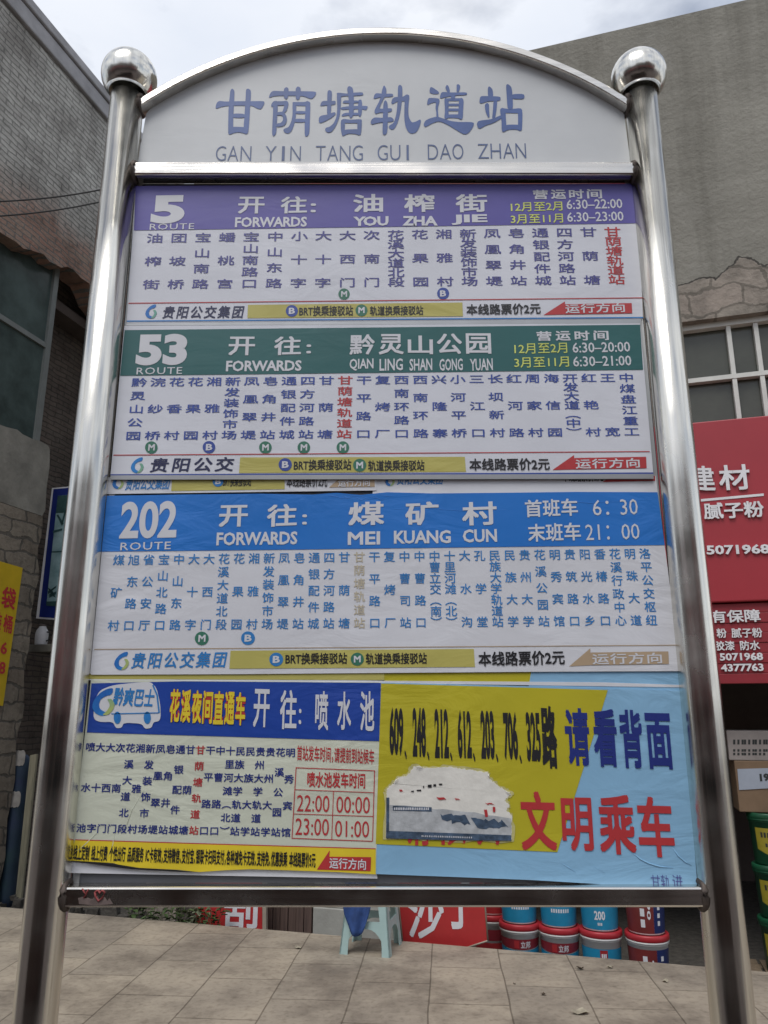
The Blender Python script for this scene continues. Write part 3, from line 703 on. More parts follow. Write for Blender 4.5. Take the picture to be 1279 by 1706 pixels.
for cx in (245, 361): pxpoly(mb, onY(Y3), ZP(circle(cx, 199, 14, 20, 24)), 1); pxpoly(mb, onY(Y3 - .0002), ZP(circle(cx, 199, 9, 20, 16)), 2); pxpoly(mb, onY(Y3 - .0004), ZP(circle(cx, 199, 3, 12, 5)), 1)
pxpoly(mb, onY(Y3), ZP([(222,182),(405,178),(405,182),(222,186)]), 1); pxpoly(mb, onY(Y3), ZP([(385,70),(402,110),(410,180),(404,180),(396,112),(380,74)]), 1)
mb.build('bus_emblem', [M['white_print'], M['azure_print'], M['logo_blue']], pn)
lx, ly = Z(193, 138); logo(lx, ly, 47, pn, Y3, M['logo_lime'])
mb = MB(); a = Z(228, 152); b = Z(385, 160); text(mb, onY(Y3), '黔爽巴士', a[0], a[1], b[0], b[1], 31, bold=.028, shear=.1); put('emblem_lettering', mb, M['azure_print'], pn)
for nm, bo, m_, yy in (('outline_lettering', .085, 'red_print', Y2), ('yellow_lettering', .03, 'gold_print', Y3)):
    mb = MB(); gr = bo * 12
    for i, ch in enumerate('花溪夜间直通车'):
        a = Z(445 + i * 42.5 - gr * .9, 216 + i * 2 + gr); b = Z(483 + i * 42.5 + gr * .9, 217 + i * 2 + gr); text(mb, onY(yy - .00002 * i), ch, a[0], a[1], b[0], b[1], (128 + 2 * gr) / 2.3256, bold=bo)
    put(nm, mb, M[m_], pn)
mb = MB()
for ch, xa, xb, yt, yb_ in (('开', 770, 832, 88, 236), ('往', 873, 938, 92, 244), ('：', 947, 957, 165, 224), ('喷', 1010, 1061, 96, 248), ('水', 1096, 1150, 98, 246), ('池', 1185, 1240, 96, 250)):
    a = Z(xa, yb_ - 1); b = Z(xb, yb_ + 1); text(mb, pj, ch, a[0], a[1], b[0], b[1], (yb_ - yt) / 2.3256, bold=.024)
put('white_lettering', mb, M['white_print'], pn)
nn = '喷水池 大十字 大西门 次南门 花溪大道北段 湘雅村 新发装饰市场 凤凰翠堤 皂角井站 通银配件城 甘荫塘 甘荫塘轨道站 干平路口 中曹路口 十里河滩（北） 民族大学轨道站 民族大学 贵州大学轨道站 贵州大学 花溪公园站 明秀宾馆'.split()
mi, mr = MB(), MB()
columns([mi, mr], onY(Y1), nn, Z(141,312), Z(916,334), Z(105,626), Z(898,643), 15.5, 14.5, .02, 11)
put('stop_lettering', mi, M['navy_print'], pn); put('current_stop_lettering', mr, M['red_print'], pn)
mb = MB(); pj1 = onY(Y1)
a = Z(940, 366); b = Z(1240, 382); text(mb, pj1, '首站发车时间，请提前到站候车', a[0], a[1], b[0], b[1], 26, bold=.016)
a = Z(980, 468); b = Z(1205, 474); text(mb, pj1, '喷水池发车时间', a[0], a[1], b[0], b[1], 26, bold=.026)
for s, xa, xb, yt, yb_ in (('22:00', 940, 1066, 498, 562), ('00:00', 1093, 1223, 503, 567), ('23:00', 934, 1064, 588, 653), ('01:00', 1088, 1220, 597, 660)):
    a = Z(xa, yb_); b = Z(xb, yb_ + 3); text(mb, pj1, s, a[0], a[1], b[0], b[1], (yb_ - yt) / 2.3256, bold=.0, res=4)
def bar(p, q, wd):
    p = Z(*p); q = Z(*q); h = abs(p[0] - q[0]) > abs(p[1] - q[1]); d = (0, wd) if h else (wd, 0)
    pxpoly(mb, onY(Y1 - .00005 * (1 if h else 3)), [p, q, (q[0] + d[0], q[1] + d[1]), (p[0] + d[0], p[1] + d[1])])
bar((937,391), (1241,403), 1.4); bar((932,476), (1238,488), 1.2); bar((926,570), (1236,580), 1.2); bar((920,664), (1233,676), 1.4)
bar((936,391), (920,664), 1.4); bar((1240,403), (1232,676), 1.4); bar((1081,482), (1074,670), 1.2)
put('red_timetable', mb, M['red_print'], pn)
sheet('red_rule', ZP([(82,670),(600,686),(1246,705),(1246,709),(600,690),(82,674)]), Y1, M['red_print'], pn)
sheet('foot_strip', ZP([(80,674),(600,690),(1246,709)] + bot), Y1, M['gold_print'], pn)
mb = MB(); foot = '线上定制 线上付费 个性出行 品质服务 IC卡有效，支持微信、支付宝、银联卡扫码支付，各种减免卡无效、支持免、优惠换乘 本线路票价5元'
a = Z(72, 752); b = Z(1012, 782); text(mb, pj, foot, a[0], a[1], b[0], b[1], 26, bold=.03); put('black_lettering', mb, M['black_print'], pn)
mb = MB(); pxpoly(mb, onY(Y2), ZP([(1018,787),(1068,712),(1066,737),(1228,739),(1226,793)])); put('direction_arrow', mb, M['red_print'], pn)
mb = MB(); a = Z(1066, 782); b = Z(1208, 789); text(mb, onY(Y3), '运行方向', a[0], a[1], b[0], b[1], 18, bold=.02); put('direction_lettering', mb, M['white_print'], pn)
# bared backing and a black strip painting the shaded gap under the torn foot of that poster
panel(ZP([(52,756),(1250,800),(1252,822),(40,800)]), SY + .009, M['white_sheet2'], 'bared pale sheet below the torn night bus poster', name='bare_sheet')
mb = MB(); tp = onY(SY + .0035); cu_ = ZP([(62,760),(120,762),(190,772),(300,786),(480,796),(560,797),(470,789),(330,781),(230,765),(150,758)])
mb.prism([tp(*q) for q in (cu_[::-1] if area(cu_) > 0 else cu_)], (0, .001, 0)); mb.build('gap_shade_edge', M['black_print'], sign)
mb = MB()
for q in ([(146,56),(150,60),(72,700),(66,700)], [(130,70),(137,70),(58,735),(52,735)]):
    pxpoly(mb, onY(SY + .0075), ZP(q))
mb.build('old_poster_edge', M['logo_blue'], sign)

# ---------------- yellow and blue notice
def Q(x, y): return 610 + x / 2.1678, 1120 + y / 2.1678
def QP(l): return [Q(*q) for q in l]
Y = SY + .0055
py = panel(QP([(55,37),(600,50),(1133,66),(1150,250),(1172,480),(1196,776),(900,768),(600,750),(300,738),(30,728)]), Y, M['sky_poster'], 'sky blue and yellow notice poster with a torn sticker', name='notice_poster')
Y1 = Y - .0007; Y2 = Y - .0014; pj = onY(Y2)
sheet('yellow_field', QP([(54,40),(872,64),(690,649),(34,620)]), Y1, M['yellow_poster'], py)
mb = MB()
for s, xa, xb, yt, yb_ in (('609', 84, 134, 124, 302), ('248', 168, 216, 127, 306), ('212', 248, 299, 131, 309), ('612', 332, 382, 134, 311), ('203', 416, 465, 137, 314), ('706', 499, 550, 140, 318), ('325', 582, 633, 143, 322)):
    a = Q(xa, yb_); b = Q(xb, yb_ + 1.5); text(mb, pj, s, a[0], a[1], b[0], b[1], (yb_ - yt) / 2.1678, bold=.042, res=5)
    if s != '325': a = Q(xb + 4, yb_ + 12); b = Q(xb + 12, yb_ + 12); text(mb, pj, '、', a[0], a[1], b[0], b[1], 15, bold=.04)
a = Q(638, 346); b = Q(694, 349); text(mb, pj, '路', a[0], a[1], b[0], b[1], 105, bold=.045)
put('black_numbers', mb, M['black_print'], py)
mb = MB()
for ch, xa, xb, yt, yb_ in (('请', 724, 812, 128, 336), ('看', 827, 913, 131, 340), ('背', 925, 1006, 134, 345), ('面', 1020, 1112, 146, 348)):
    a = Q(xa, yb_); b = Q(xb, yb_ + 2); text(mb, pj, ch, a[0], a[1], b[0], b[1], (yb_ - yt) / 2.1678, bold=.036, res=3)
put('navy_lettering', mb, M['navy_print'], py)
mb = MB()
for ch, xa, xb, yt, yb_ in (('文', 562, 690, 428, 642), ('明', 711, 823, 450, 644), ('乘', 846, 978, 440, 656), ('车', 989, 1118, 447, 666)):
    a = Q(xa, yb_); b = Q(xb, yb_ + 3); text(mb, pj, ch, a[0], a[1], b[0], b[1], (yb_ - yt) / 2.1678, bold=.03, res=3)
for ch, xa, xb in (('请', 140, 232), ('依', 258, 360), ('次', 378, 482)):
    a = Q(xa, 622); b = Q(xb, 627); text(mb, pj, ch, a[0], a[1], b[0], b[1], 86, bold=.03)
put('red_lettering', mb, M['red_print'], py)
mb = MB()
for ch, xa, xb in (('甘', 1030, 1063), ('轨', 1066, 1098), ('进', 1107, 1144)):
    a = Q(xa, 776); b = Q(xb, 778); text(mb, pj, ch, a[0], a[1], b[0], b[1], 21, bold=-.005)
put('small_lettering', mb, M['indigo_print'], py)
M['sticker_white'] = mat('torn_sticker_white', (.80, .78, .72), .8, var=.12, vscale=22, bump=.16, bscale=45)
M['sticker_navy'] = mat('sticker_navy', (.065, .105, .17), .5, var=.55, vscale=60, bump=.3, bscale=60)
M['sticker_grey'] = mat('sticker_grey', (.50, .52, .54), .5, var=.35, vscale=30, bump=.2, bscale=50)
torn = []
base_o = [(72,440),(75,420),(98,400),(118,380),(150,372),(172,338),(210,345),(300,342),(360,350),(440,362),(446,385),(470,405),(500,425),(524,440),(500,462),(516,480),(505,498),(525,515),(524,608),(300,604),(70,598)]
for i in range(len(base_o)):
    a, b = base_o[i], base_o[(i + 1) % len(base_o)]
    torn += rough_edge(a, b, 11 if i < 18 else 3, 2.6 if i < 18 else .3, i)
glue = []
for i in range(len(base_o)):
    a, b = base_o[i], base_o[(i + 1) % len(base_o)]; cx, cy = 300, 480
    o_ = lambda t: (t[0] + (t[0] - cx) * .035, t[1] + (t[1] - cy) * .045)
    glue += rough_edge(o_(a), o_(b), 5, 5, 40 + i)
M['glue'] = mat('glue_residue', (.56, .52, .22), .6, var=.25, vscale=40, bump=.2)
sheet('glue_residue', QP(glue), Y2 - .0001, M['glue'], py)
st = panel(QP(torn), Y2 - .0006, M['sticker_white'], th=.0005, name='torn_sticker'); st['label'] = 'torn white sticker with a navy lower edge on the notice poster'
Ys = Y2 - .0012
sheet('picture_strip', QP([(72,478)] + rough_edge((140,480), (500,520), 10, 4, 3) + [(523,528),(524,606),(71,596)]), Ys, M['sticker_grey'], st)
mb = MB(); pj = onY(Ys - .0004)
pxpoly(mb, pj, QP([(72,572),(300,580),(523,588),(524,608),(300,606),(71,599)])); pxpoly(mb, pj, QP([(72,452),(83,452),(82,574),(72,574)]))
pxpoly(mb, pj, QP([(96,482),(236,487),(236,503),(96,499)]))
pxpoly(mb, pj, QP(rough_edge((268,512), (372,520), 9, 6, 9) + rough_edge((376,552), (262,532), 9, 7, 10)))
pxpoly(mb, pj, QP(rough_edge((378,524), (505,540), 11, 7, 11) + rough_edge((515,560), (392,562), 11, 6, 12)))
mb.build('navy_print', M['sticker_navy'], st)
rr = random.Random(9)
for i in (2, 5, 9, 12):
    a, b = base_o[i], base_o[i + 1]; mb = MB(); pts = []
    for k in range(5):
        t = .15 + .7 * k / 4; pts.append(onY(Ys - .0012 - .0012 * math.sin(k * math.pi / 4))(*Q(a[0] + (b[0] - a[0]) * t + rr.uniform(-2, 2), a[1] + (b[1] - a[1]) * t + rr.uniform(-2, 2))))
    mb.tube(pts, [.0003, .0008, .0011, .0007, .0003], 6); mb.build('curled_lip', M['sticker_white'], st)
mb = MB(); rr = random.Random(5)
for i in range(20): x = 100 + i * 6.4; pxpoly(mb, onY(Ys - .0008), QP([(x, 488), (x + rr.uniform(2, 5), 488), (x + 4, 497), (x, 497)]))
for i in range(28): x = 200 + i * 6.6; pxpoly(mb, onY(Ys - .0008), QP([(x, 588 + i * .2), (x + rr.uniform(1.5, 4), 588 + i * .2), (x + 3, 594 + i * .2), (x, 594 + i * .2)]))
mb.build('tiny_print', M['white_print'], st)
mb = MB()
for x, y, w_, h_ in ((252,452,38,7),(318,455,20,5),(425,495,14,26),(455,486,12,18),(118,424,14,7),(428,472,34,5)): pxpoly(mb, onY(Ys - .0005), QP(rough_edge((x,y),(x+w_,y),4,2,x) + rough_edge((x+w_,y+h_),(x,y+h_),4,2,y)))
mb.build('red_scraps', M['red_print'], st)
mb = MB()
for x, y, w_, h_ in ((162,428,10,4),(182,424,16,5),(205,410,4,8),(222,406,14,10),(242,404,10,8),(262,402,12,5)): pxpoly(mb, onY(Ys - .0005), QP([(x,y),(x+w_,y-1),(x+w_,y+h_),(x,y+h_)]))
mb.build('black_scraps', M['black_print'], st)
mb = MB()       # creases pressed into the poster foil
def crease(pts, yy, zf, wd=.0012):
    pj = onY(yy); mb.tube([pj(*zf(*q)) for q in pts], [wd * (.25 if i in (0, len(pts) - 1) else 1) for i in range(len(pts))], 6)
crease([(962,652),(990,675),(1020,690),(1060,702),(1108,706)], Y - .0004, Q); crease([(1105,632),(1125,662),(1150,684),(1174,697)], Y - .0004, Q)
crease([(705,690),(730,705),(756,722)], Y - .0002, Q, .0007); crease([(820,700),(862,726)], Y - .0002, Q, .0007)
mb.build('foil_crease', M['sky_poster'], py)
mb = MB(); crease([(170,640),(120,690),(66,735)], SY + .0045, Z, .0008); crease([(235,630),(228,690),(205,750)], SY + .0045, Z, .0008); crease([(345,480),(300,560),(270,650)], SY + .0047, Z, .0006)
mb.build('foil_crease', M['cream_sheet'], pn)
mb = MB()
for i in range(9):
    x = 540 + i * 11; crease([((x), 823 + random.uniform(0, 4)), (x + 18, 826 + random.uniform(0, 9)), (x + 34, 825 + random.uniform(0, 8))], SY + .0035, lambda a, b: (a, b), .0007)
crease([(640,850),(700,846),(780,852),(860,848)], SY + .0035, lambda a, b: (a, b), .0006); crease([(880,830),(980,838),(1090,832)], SY + .0035, lambda a, b: (a, b), .0008)
mb.build('foil_crease', M['blue_band'], p202)
# old red scrawl on the lower rail
mb = MB(); pj = onY(SY - .0195)
def scr(pts, wd): mb.tube([pj(*q) for q in pts], wd, 6)
scr([(137,1480),(140,1486),(143,1490),(139,1496)], .0012); scr([(147,1481),(142,1491)], .001)
scr([(158,1486),(163,1483),(166,1488),(170,1483),(174,1487),(171,1495),(164,1501),(159,1493),(158,1486)], .0018)
mb.build('red_scrawl', mat('faded_red_paint', (.32, .06, .06), .6), sign)
mb = MB(); rr = random.Random(3)
pj = onY(SY - .0186); pts = [(130,1496)] + [(138 + i * 4, 1497 + rr.uniform(-5, 4)) for i in range(12)] + [(188,1506),(160,1508),(132,1506)]
mb.prism([pj(*q) for q in pts[::-1]], (0, .0006, 0)); mb.build('tape_residue', mat('tape_residue', (.16, .12, .11), .7, var=.4, vscale=60), sign)
# ================================================================== the buildings
def wall_coords(nt, direction):
    """x along a wall, y up"""
    tc = nt.nodes.new('ShaderNodeTexCoord'); mp = nt.nodes.new('ShaderNodeMapping'); mp.vector_type = 'TEXTURE'
    mp.inputs['Rotation'].default_value = (0, 0, math.atan2(direction.y, direction.x))
    nt.links.new(tc.outputs['Object'], mp.inputs['Vector'])
    sp = nt.nodes.new('ShaderNodeSeparateXYZ'); cb = nt.nodes.new('ShaderNodeCombineXYZ')
    nt.links.new(mp.outputs[0], sp.inputs[0]); nt.links.new(sp.outputs['X'], cb.inputs['X']); nt.links.new(sp.outputs['Z'], cb.inputs['Y'])
    return cb.outputs[0], sp.outputs['Z'], tc.outputs['Object']
def ramp(nt, fac, stops):
    r = nt.nodes.new('ShaderNodeValToRGB'); e = r.color_ramp.elements
    while len(e) < len(stops): e.new(.5)
    for q, (p, c) in zip(e, stops): q.position = p; q.color = (*c, 1) if len(c) == 3 else c
    nt.links.new(fac, r.inputs[0]); return r.outputs[0]
def mix(nt, fac, a, b, mode='MIX'):
    m = nt.nodes.new('ShaderNodeMix'); m.data_type = 'RGBA'; m.blend_type = mode
    for s, v in (('Factor', fac), ('A', a), ('B', b)):
        if hasattr(v, 'links'): nt.links.new(v, m.inputs[s])
        else: m.inputs[s].default_value = v if not isinstance(v, tuple) else (*v, 1)
    return m.outputs['Result']
def noise_(nt, vec, scale, detail=6, rough=.6):
    n = nt.nodes.new('ShaderNodeTexNoise'); n.inputs['Scale'].default_value = scale; n.inputs['Detail'].default_value = detail; n.inputs['Roughness'].default_value = rough
    nt.links.new(vec, n.inputs['Vector']); return n.outputs['Fac']
def brick_mat(name, direction, c1, c2, mortar, low1=None, low2=None, zsplit=None, bw=.24, bh=.062, ms=.008):
    m = bpy.data.materials.new(name); m.use_nodes = True; nt = m.node_tree; p = nt.nodes['Principled BSDF']; p.inputs['Roughness'].default_value = .9
    v, z, ob = wall_coords(nt, direction)
    dn = nt.nodes.new('ShaderNodeTexNoise'); dn.inputs['Scale'].default_value = 4.5; dn.inputs['Detail'].default_value = 6; nt.links.new(ob, dn.inputs['Vector'])
    sv_ = nt.nodes.new('ShaderNodeVectorMath'); sv_.operation = 'SCALE'; sv_.inputs['Scale'].default_value = bh * 1.0; nt.links.new(dn.outputs['Color'], sv_.inputs[0])
    av = nt.nodes.new('ShaderNodeVectorMath'); nt.links.new(v, av.inputs[0]); nt.links.new(sv_.outputs[0], av.inputs[1]); vj = av.outputs[0]
    def brick(a, b, mo):
        br = nt.nodes.new('ShaderNodeTexBrick'); br.inputs['Scale'].default_value = 1; br.inputs['Brick Width'].default_value = bw; br.inputs['Row Height'].default_value = bh
        br.inputs['Mortar Size'].default_value = ms; br.inputs['Mortar Smooth'].default_value = .3; br.inputs['Bias'].default_value = -.1
        for k, c in (('Color1', a), ('Color2', b), ('Mortar', mo)): br.inputs[k].default_value = (*c, 1)
        nt.links.new(vj, br.inputs['Vector']); return br
    br = brick(c1, c2, mortar); c = br.outputs['Color']
    if low1:
        b2 = brick(low1, low2, tuple(x * .8 for x in mortar))
        nn = noise_(nt, ob, .9, 5)
        ad = nt.nodes.new('ShaderNodeMath'); ad.operation = 'MULTIPLY_ADD'; ad.inputs[1].default_value = 1.6; nt.links.new(nn, ad.inputs[0]); nt.links.new(z, ad.inputs[2])
        mr = nt.nodes.new('ShaderNodeMapRange'); mr.inputs['From Min'].default_value = zsplit + .55; mr.inputs['From Max'].default_value = zsplit + 1.05; nt.links.new(ad.outputs[0], mr.inputs['Value'])
        c = mix(nt, mr.outputs[0], b2.outputs['Color'], c)
    st = ramp(nt, noise_(nt, ob, 1.3, 8, .7), [(.32, (.58, .56, .54)), (.62, (1.15, 1.15, 1.13))])
    c = mix(nt, 1.0, c, st, 'MULTIPLY')
    sp = ramp(nt, noise_(nt, ob, 9, 6, .7), [(.30, (.5, .5, .5)), (.48, (1, 1, 1))]); c = mix(nt, .8, c, sp, 'MULTIPLY')
    nt.links.new(c, p.inputs['Base Color'])
    b = nt.nodes.new('ShaderNodeBump'); b.inputs['Strength'].default_value = .8; b.inputs['Distance'].default_value = .012
    sb = nt.nodes.new('ShaderNodeMath'); sb.operation = 'SUBTRACT'; nt.links.new(noise_(nt, ob, 30), sb.inputs[0]); nt.links.new(br.outputs['Fac'], sb.inputs[1])
    nt.links.new(sb.outputs[0], b.inputs['Height']); nt.links.new(b.outputs[0], p.inputs['Normal'])
    return m
def plaster_mat():
    m = bpy.data.materials.new('peeling_plaster'); m.use_nodes = True; nt = m.node_tree; p = nt.nodes['Principled BSDF']; p.inputs['Roughness'].default_value = .9
    v, z, ob = wall_coords(nt, U)
    base = ramp(nt, noise_(nt, ob, .8, 8, .6), [(.3, (.205, .197, .17)), (.7, (.28, .268, .232))])
    mpn = nt.nodes.new('ShaderNodeMapping'); mpn.inputs['Scale'].default_value = (.5, .5, 3.5); nt.links.new(ob, mpn.inputs['Vector'])
    base = mix(nt, .55, base, ramp(nt, noise_(nt, mpn.outputs[0], 1.6, 6), [(.3, (.75, .74, .72)), (.65, (1.08, 1.08, 1.07))]), 'MULTIPLY')
    mps = nt.nodes.new('ShaderNodeMapping'); mps.inputs['Scale'].default_value = (2.6, 2.6, .22); nt.links.new(ob, mps.inputs['Vector'])
    base = mix(nt, .6, base, ramp(nt, noise_(nt, mps.outputs[0], 1.5, 7, .65), [(.34, (.62, .61, .59)), (.52, (1.0, 1.0, 1.0))]), 'MULTIPLY')
    base = mix(nt, ramp(nt, noise_(nt, ob, .55, 4, .5), [(.56, (0, 0, 0)), (.60, (.5, .5, .5))]), base, (.30, .29, .26))
    # bared masonry in ragged sheets above the window
    br = nt.nodes.new('ShaderNodeTexBrick'); br.inputs['Scale'].default_value = 1; br.inputs['Brick Width'].default_value = .42; br.inputs['Row Height'].default_value = .17; br.inputs['Mortar Size'].default_value = .012
    for k, c in (('Color1', (.285, .25, .22)), ('Color2', (.26, .238, .208)), ('Mortar', (.16, .145, .125))): br.inputs[k].default_value = (*c, 1)
    dn = nt.nodes.new('ShaderNodeTexNoise'); dn.inputs['Scale'].default_value = 2.6; dn.inputs['Detail'].default_value = 5; nt.links.new(ob, dn.inputs['Vector'])
    sv_ = nt.nodes.new('ShaderNodeVectorMath'); sv_.operation = 'SCALE'; sv_.inputs['Scale'].default_value = .34; nt.links.new(dn.outputs['Color'], sv_.inputs[0])
    av = nt.nodes.new('ShaderNodeVectorMath'); nt.links.new(v, av.inputs[0]); nt.links.new(sv_.outputs[0], av.inputs[1]); nt.links.new(av.outputs[0], br.inputs['Vector'])
    raw = mix(nt, .8, br.outputs['Color'], ramp(nt, noise_(nt, ob, 5, 7), [(.35, (.55, .53, .5)), (.6, (1.15, 1.1, 1.05))]), 'MULTIPLY')
    nn = noise_(nt, ob, 1.8, 5, .55)
    ad = nt.nodes.new('ShaderNodeMath'); ad.operation = 'MULTIPLY_ADD'; ad.inputs[1].default_value = -1.0; nt.links.new(nn, ad.inputs[0]); nt.links.new(z, ad.inputs[2])
    st = nt.nodes.new('ShaderNodeMath'); st.operation = 'LESS_THAN'; st.inputs[1].default_value = 5.12; nt.links.new(ad.outputs[0], st.inputs[0])
    c = mix(nt, st.outputs[0], base, raw)
    # crack where the sheet broke away
    df = nt.nodes.new('ShaderNodeMath'); df.operation = 'SUBTRACT'; df.inputs[1].default_value = 5.12; nt.links.new(ad.outputs[0], df.inputs[0])
    ab = nt.nodes.new('ShaderNodeMath'); ab.operation = 'ABSOLUTE'; nt.links.new(df.outputs[0], ab.inputs[0])
    lt = nt.nodes.new('ShaderNodeMath'); lt.operation = 'LESS_THAN'; lt.inputs[1].default_value = .013; nt.links.new(ab.outputs[0], lt.inputs[0])
    c = mix(nt, lt.outputs[0], c, (.06, .055, .048))
    nt.links.new(c, p.inputs['Base Color'])
    b = nt.nodes.new('ShaderNodeBump'); b.inputs['Strength'].default_value = .7; b.inputs['Distance'].default_value = .02
    h = nt.nodes.new('ShaderNodeMath'); h.operation = 'MULTIPLY_ADD'; h.inputs[1].default_value = -1.5; nt.links.new(st.outputs[0], h.inputs[0]); nt.links.new(noise_(nt, ob, 22, 7), h.inputs[2])
    nt.links.new(h.outputs[0], b.inputs['Height']); nt.links.new(b.outputs[0], p.inputs['Normal'])
    return m
M['brick_grey'] = brick_mat('weathered_brick', NN, (.47, .46, .43), (.37, .36, .335), (.22, .215, .20), (.33, .20, .155), (.30, .22, .175), 7.5)
M['brick_dark'] = brick_mat('dark_brick', NN, (.15, .125, .105), (.19, .15, .125), (.09, .08, .07))  # brick in darker tones, for the recess wall
M['brick_pier'] = brick_mat('pier_brick', NN, (.235, .205, .165), (.20, .165, .13), (.11, .10, .085), bh=.17, bw=.42, ms=.014)
M['concrete'] = mat('lintel_concrete', (.27, .26, .225), .9, var=.35, vscale=3, bump=.5, bscale=25)
M['coping'] = mat('coping_cement', (.37, .365, .375), .9, var=.25, vscale=3, bump=.4, bscale=30)
M['plaster'] = plaster_mat()
M['glass_green'] = mat('dusty_green_glass', (.075, .105, .10), .22, var=.5, vscale=2.5)
M['glass_grey'] = mat('dusty_grey_glass', (.075, .078, .062), .22, var=.3, vscale=2)
M['frame_grey'] = mat('weathered_window_frame', (.20, .215, .205), .5)
M['frame_white'] = mat('white_window_frame', (.62, .62, .58), .45)
M['interior'] = mat('shop_interior_paint', (.13, .105, .095), .9)
M['roofing'] = mat('roof_felt', (.10, .10, .10), .9)

SL, D0 = -6.316, .925                                                    # shop-row coordinate of the brick building's face
bl = thing('brick_building', B(SL, D0, -.33), 'weathered grey brick building left of the sign, with a broken pier and dusty window', 'building')
rr = random.Random(11)
def wallpoly(pts): return [B(SL, D0 + d, z) for d, z in pts]
low = []; d = -3.2
prof = [(-3.2, 6.30), (-1.2, 6.40), (-.95, 6.46), (-.6, 6.50), (-.3, 6.58), (-.1, 6.60), (.2, 6.69), (.35, 6.70), (.5, 6.66), (.7, 6.5), (.9, 6.45), (6.5, 6.45)]
for (a, za), (b, zb) in zip(prof, prof[1:]):
    n = max(1, int((b - a) / .09)) if a > -1.3 and b < 1.5 else 1
    low += [(a + (b - a) * i / n, za + (zb - za) * i / n + rr.uniform(-.03, .03)) for i in range(n)]
pts = low + [(6.5, 6.45), (6.5, 9.08), (-3.2, 9.08)]
mb = MB(); mb.prism(wallpoly(pts), U * -.28); mb.build('upper_wall', M['brick_grey'], bl)
mb = MB(); mb.bbox(SL - .34, D0 + -3.2, 9.0815, SL + .05, D0 + 6.5, 9.30); mb.bbox(SL - .38, D0 + -3.2, 9.3015, SL + .08, D0 + 6.5, 9.43); mb.build('coping', M['coping'], bl, bevel=.02)
# lintel block and broken pier below the window
edge = [(.17 + rr.uniform(-.015, .02) + (.05 * math.sin(z * 9) * .4 if z < 3.6 else 0), z) for z in [(-.33 + i * .12) for i in range(33)]]
mb = MB(); mb.prism(wallpoly([(-3.2, -.33)] + edge + [(.16, 3.62), (-3.2, 3.62)]), U * -.30); mb.build('pier', M['brick_pier'], bl)
lt_ = [(-3.2, 3.625), (.15, 3.625), (.19, 3.7), (.17, 3.95), (.18, 4.2), (.15, 4.40)] + [(.10 - i * .12 + rr.uniform(-.02, .02), 4.44 + rr.uniform(-.03, .02)) for i in range(12)] + [(-3.2, 4.44)]
mb = MB(); mb.prism(wallpoly(lt_), U * -.31 ); mb.build('lintel', M['concrete'], bl)
wd = MB(); wd.bbox(SL - .20, D0 + .055, 4.38, SL - .13, D0 + .13, 6.75)
wd.bbox(SL - .19, D0 + -3.2, 5.62, SL - .135, D0 + .055, 5.68); wn = wd.build('window', M['frame_grey'], bl)
mb = MB(); mb.bbox(SL - .175, D0 + -3.2, 4.3, SL - .165, D0 + .06, 6.9); mb.build('pane', M['glass_green'], wn)
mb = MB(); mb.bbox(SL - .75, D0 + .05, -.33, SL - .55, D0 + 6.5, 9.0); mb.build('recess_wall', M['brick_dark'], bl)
mb = MB(); mb.bbox(SL - .55, D0 + .131, 6.30, SL - .30, D0 + 1.2, 6.42); mb.build('cavity_shade_block', M['interior'], bl)  # dark block stands in for the cavity's shade and soot
mb = MB(); mb.bbox(SL - 7, D0 + -3.2, -.33, SL - .76, D0 + 6.5, 9.0); mb.build('rear_block', M['coping'], bl)
mb = MB(); mb.bbox(SL - .54, D0 + -3.2, 9.0015, SL - .341, D0 + 6.5, 9.08); mb.build('roof', M['roofing'], bl)

# the concrete building over the shops
br_ = thing('concrete_building', B(0, .9, -.33), 'grey plastered building with peeling wall and white framed window above the red shop sign', 'building')
S0, S1, ZR = -4.6, 7.0, 8.12
wx0 = sdz(onD(.9)(1085, 545))[0]; wz1 = 4.86; wz0 = 3.70
mb = MB(); mb.bbox(S0, .9, wz1, S1, 1.15, ZR); mb.bbox(S0, .9, 2.30, wx0, 1.15, wz1 - .0015); mb.bbox(wx0 + .0015, .9, 2.30, S1, 1.15, wz0)
mb.build('front_wall', M['plaster'], br_)
mb = MB(); mb.bbox(S0, 1.1515, ZR - .2, S1, 7, ZR); mb.build('roof', M['roofing'], br_)
mb = MB(); mb.bbox(S0, 1.1515, -.33, S0 + .2, 7, ZR - .2015); mb.bbox(S1 - .2, 1.1515, -.33, S1, 7, ZR - .2015); mb.bbox(S0 + .2015, 6.8, -.33, S1 - .2015, 7, ZR - .2015); mb.build('rear_wall', M['plaster'], br_)
mb = MB(); mb.bbox(S0 + .2015, 1.1515, 2.301, S1 - .2015, 6.79, 2.45); mb.build('shop_ceiling', M['interior'], br_)
mb = MB(); mb.bbox(S0 + .2015, 4.6, -.329, S1 - .2015, 4.75, 2.30); mb.build('shop_rear_partition', M['interior'], br_)
for s in (S0 + .02, -3.05, S1 - .5):
    mb = MB(); mb.bbox(s, .9, -.33, s + .32, 1.2, 2.2985); mb.build('shop_pillar', M['plaster'], br_)
pj = onD(1.0)
mb = MB(); mb.bbox(wx0, 1.045, wz0, S1 - .5, 1.055, wz1); pane = mb
wv = MB()
sv = [sdz(pj(1214, 560))[0], sdz(pj(1260, 560))[0]]; ds = sv[1] - sv[0]
zb_ = pj(1140, 637).z
for s in [sv[0] - ds * 1.9] + sv + [sv[1] + 1.9 * ds, sv[1] + 2.9 * ds, sv[1] + 4.8 * ds, sv[1] + 5.8 * ds]: wv.bbox(s - .018, .985, wz0 + .001, s + .018, 1.042, wz1 - .052)
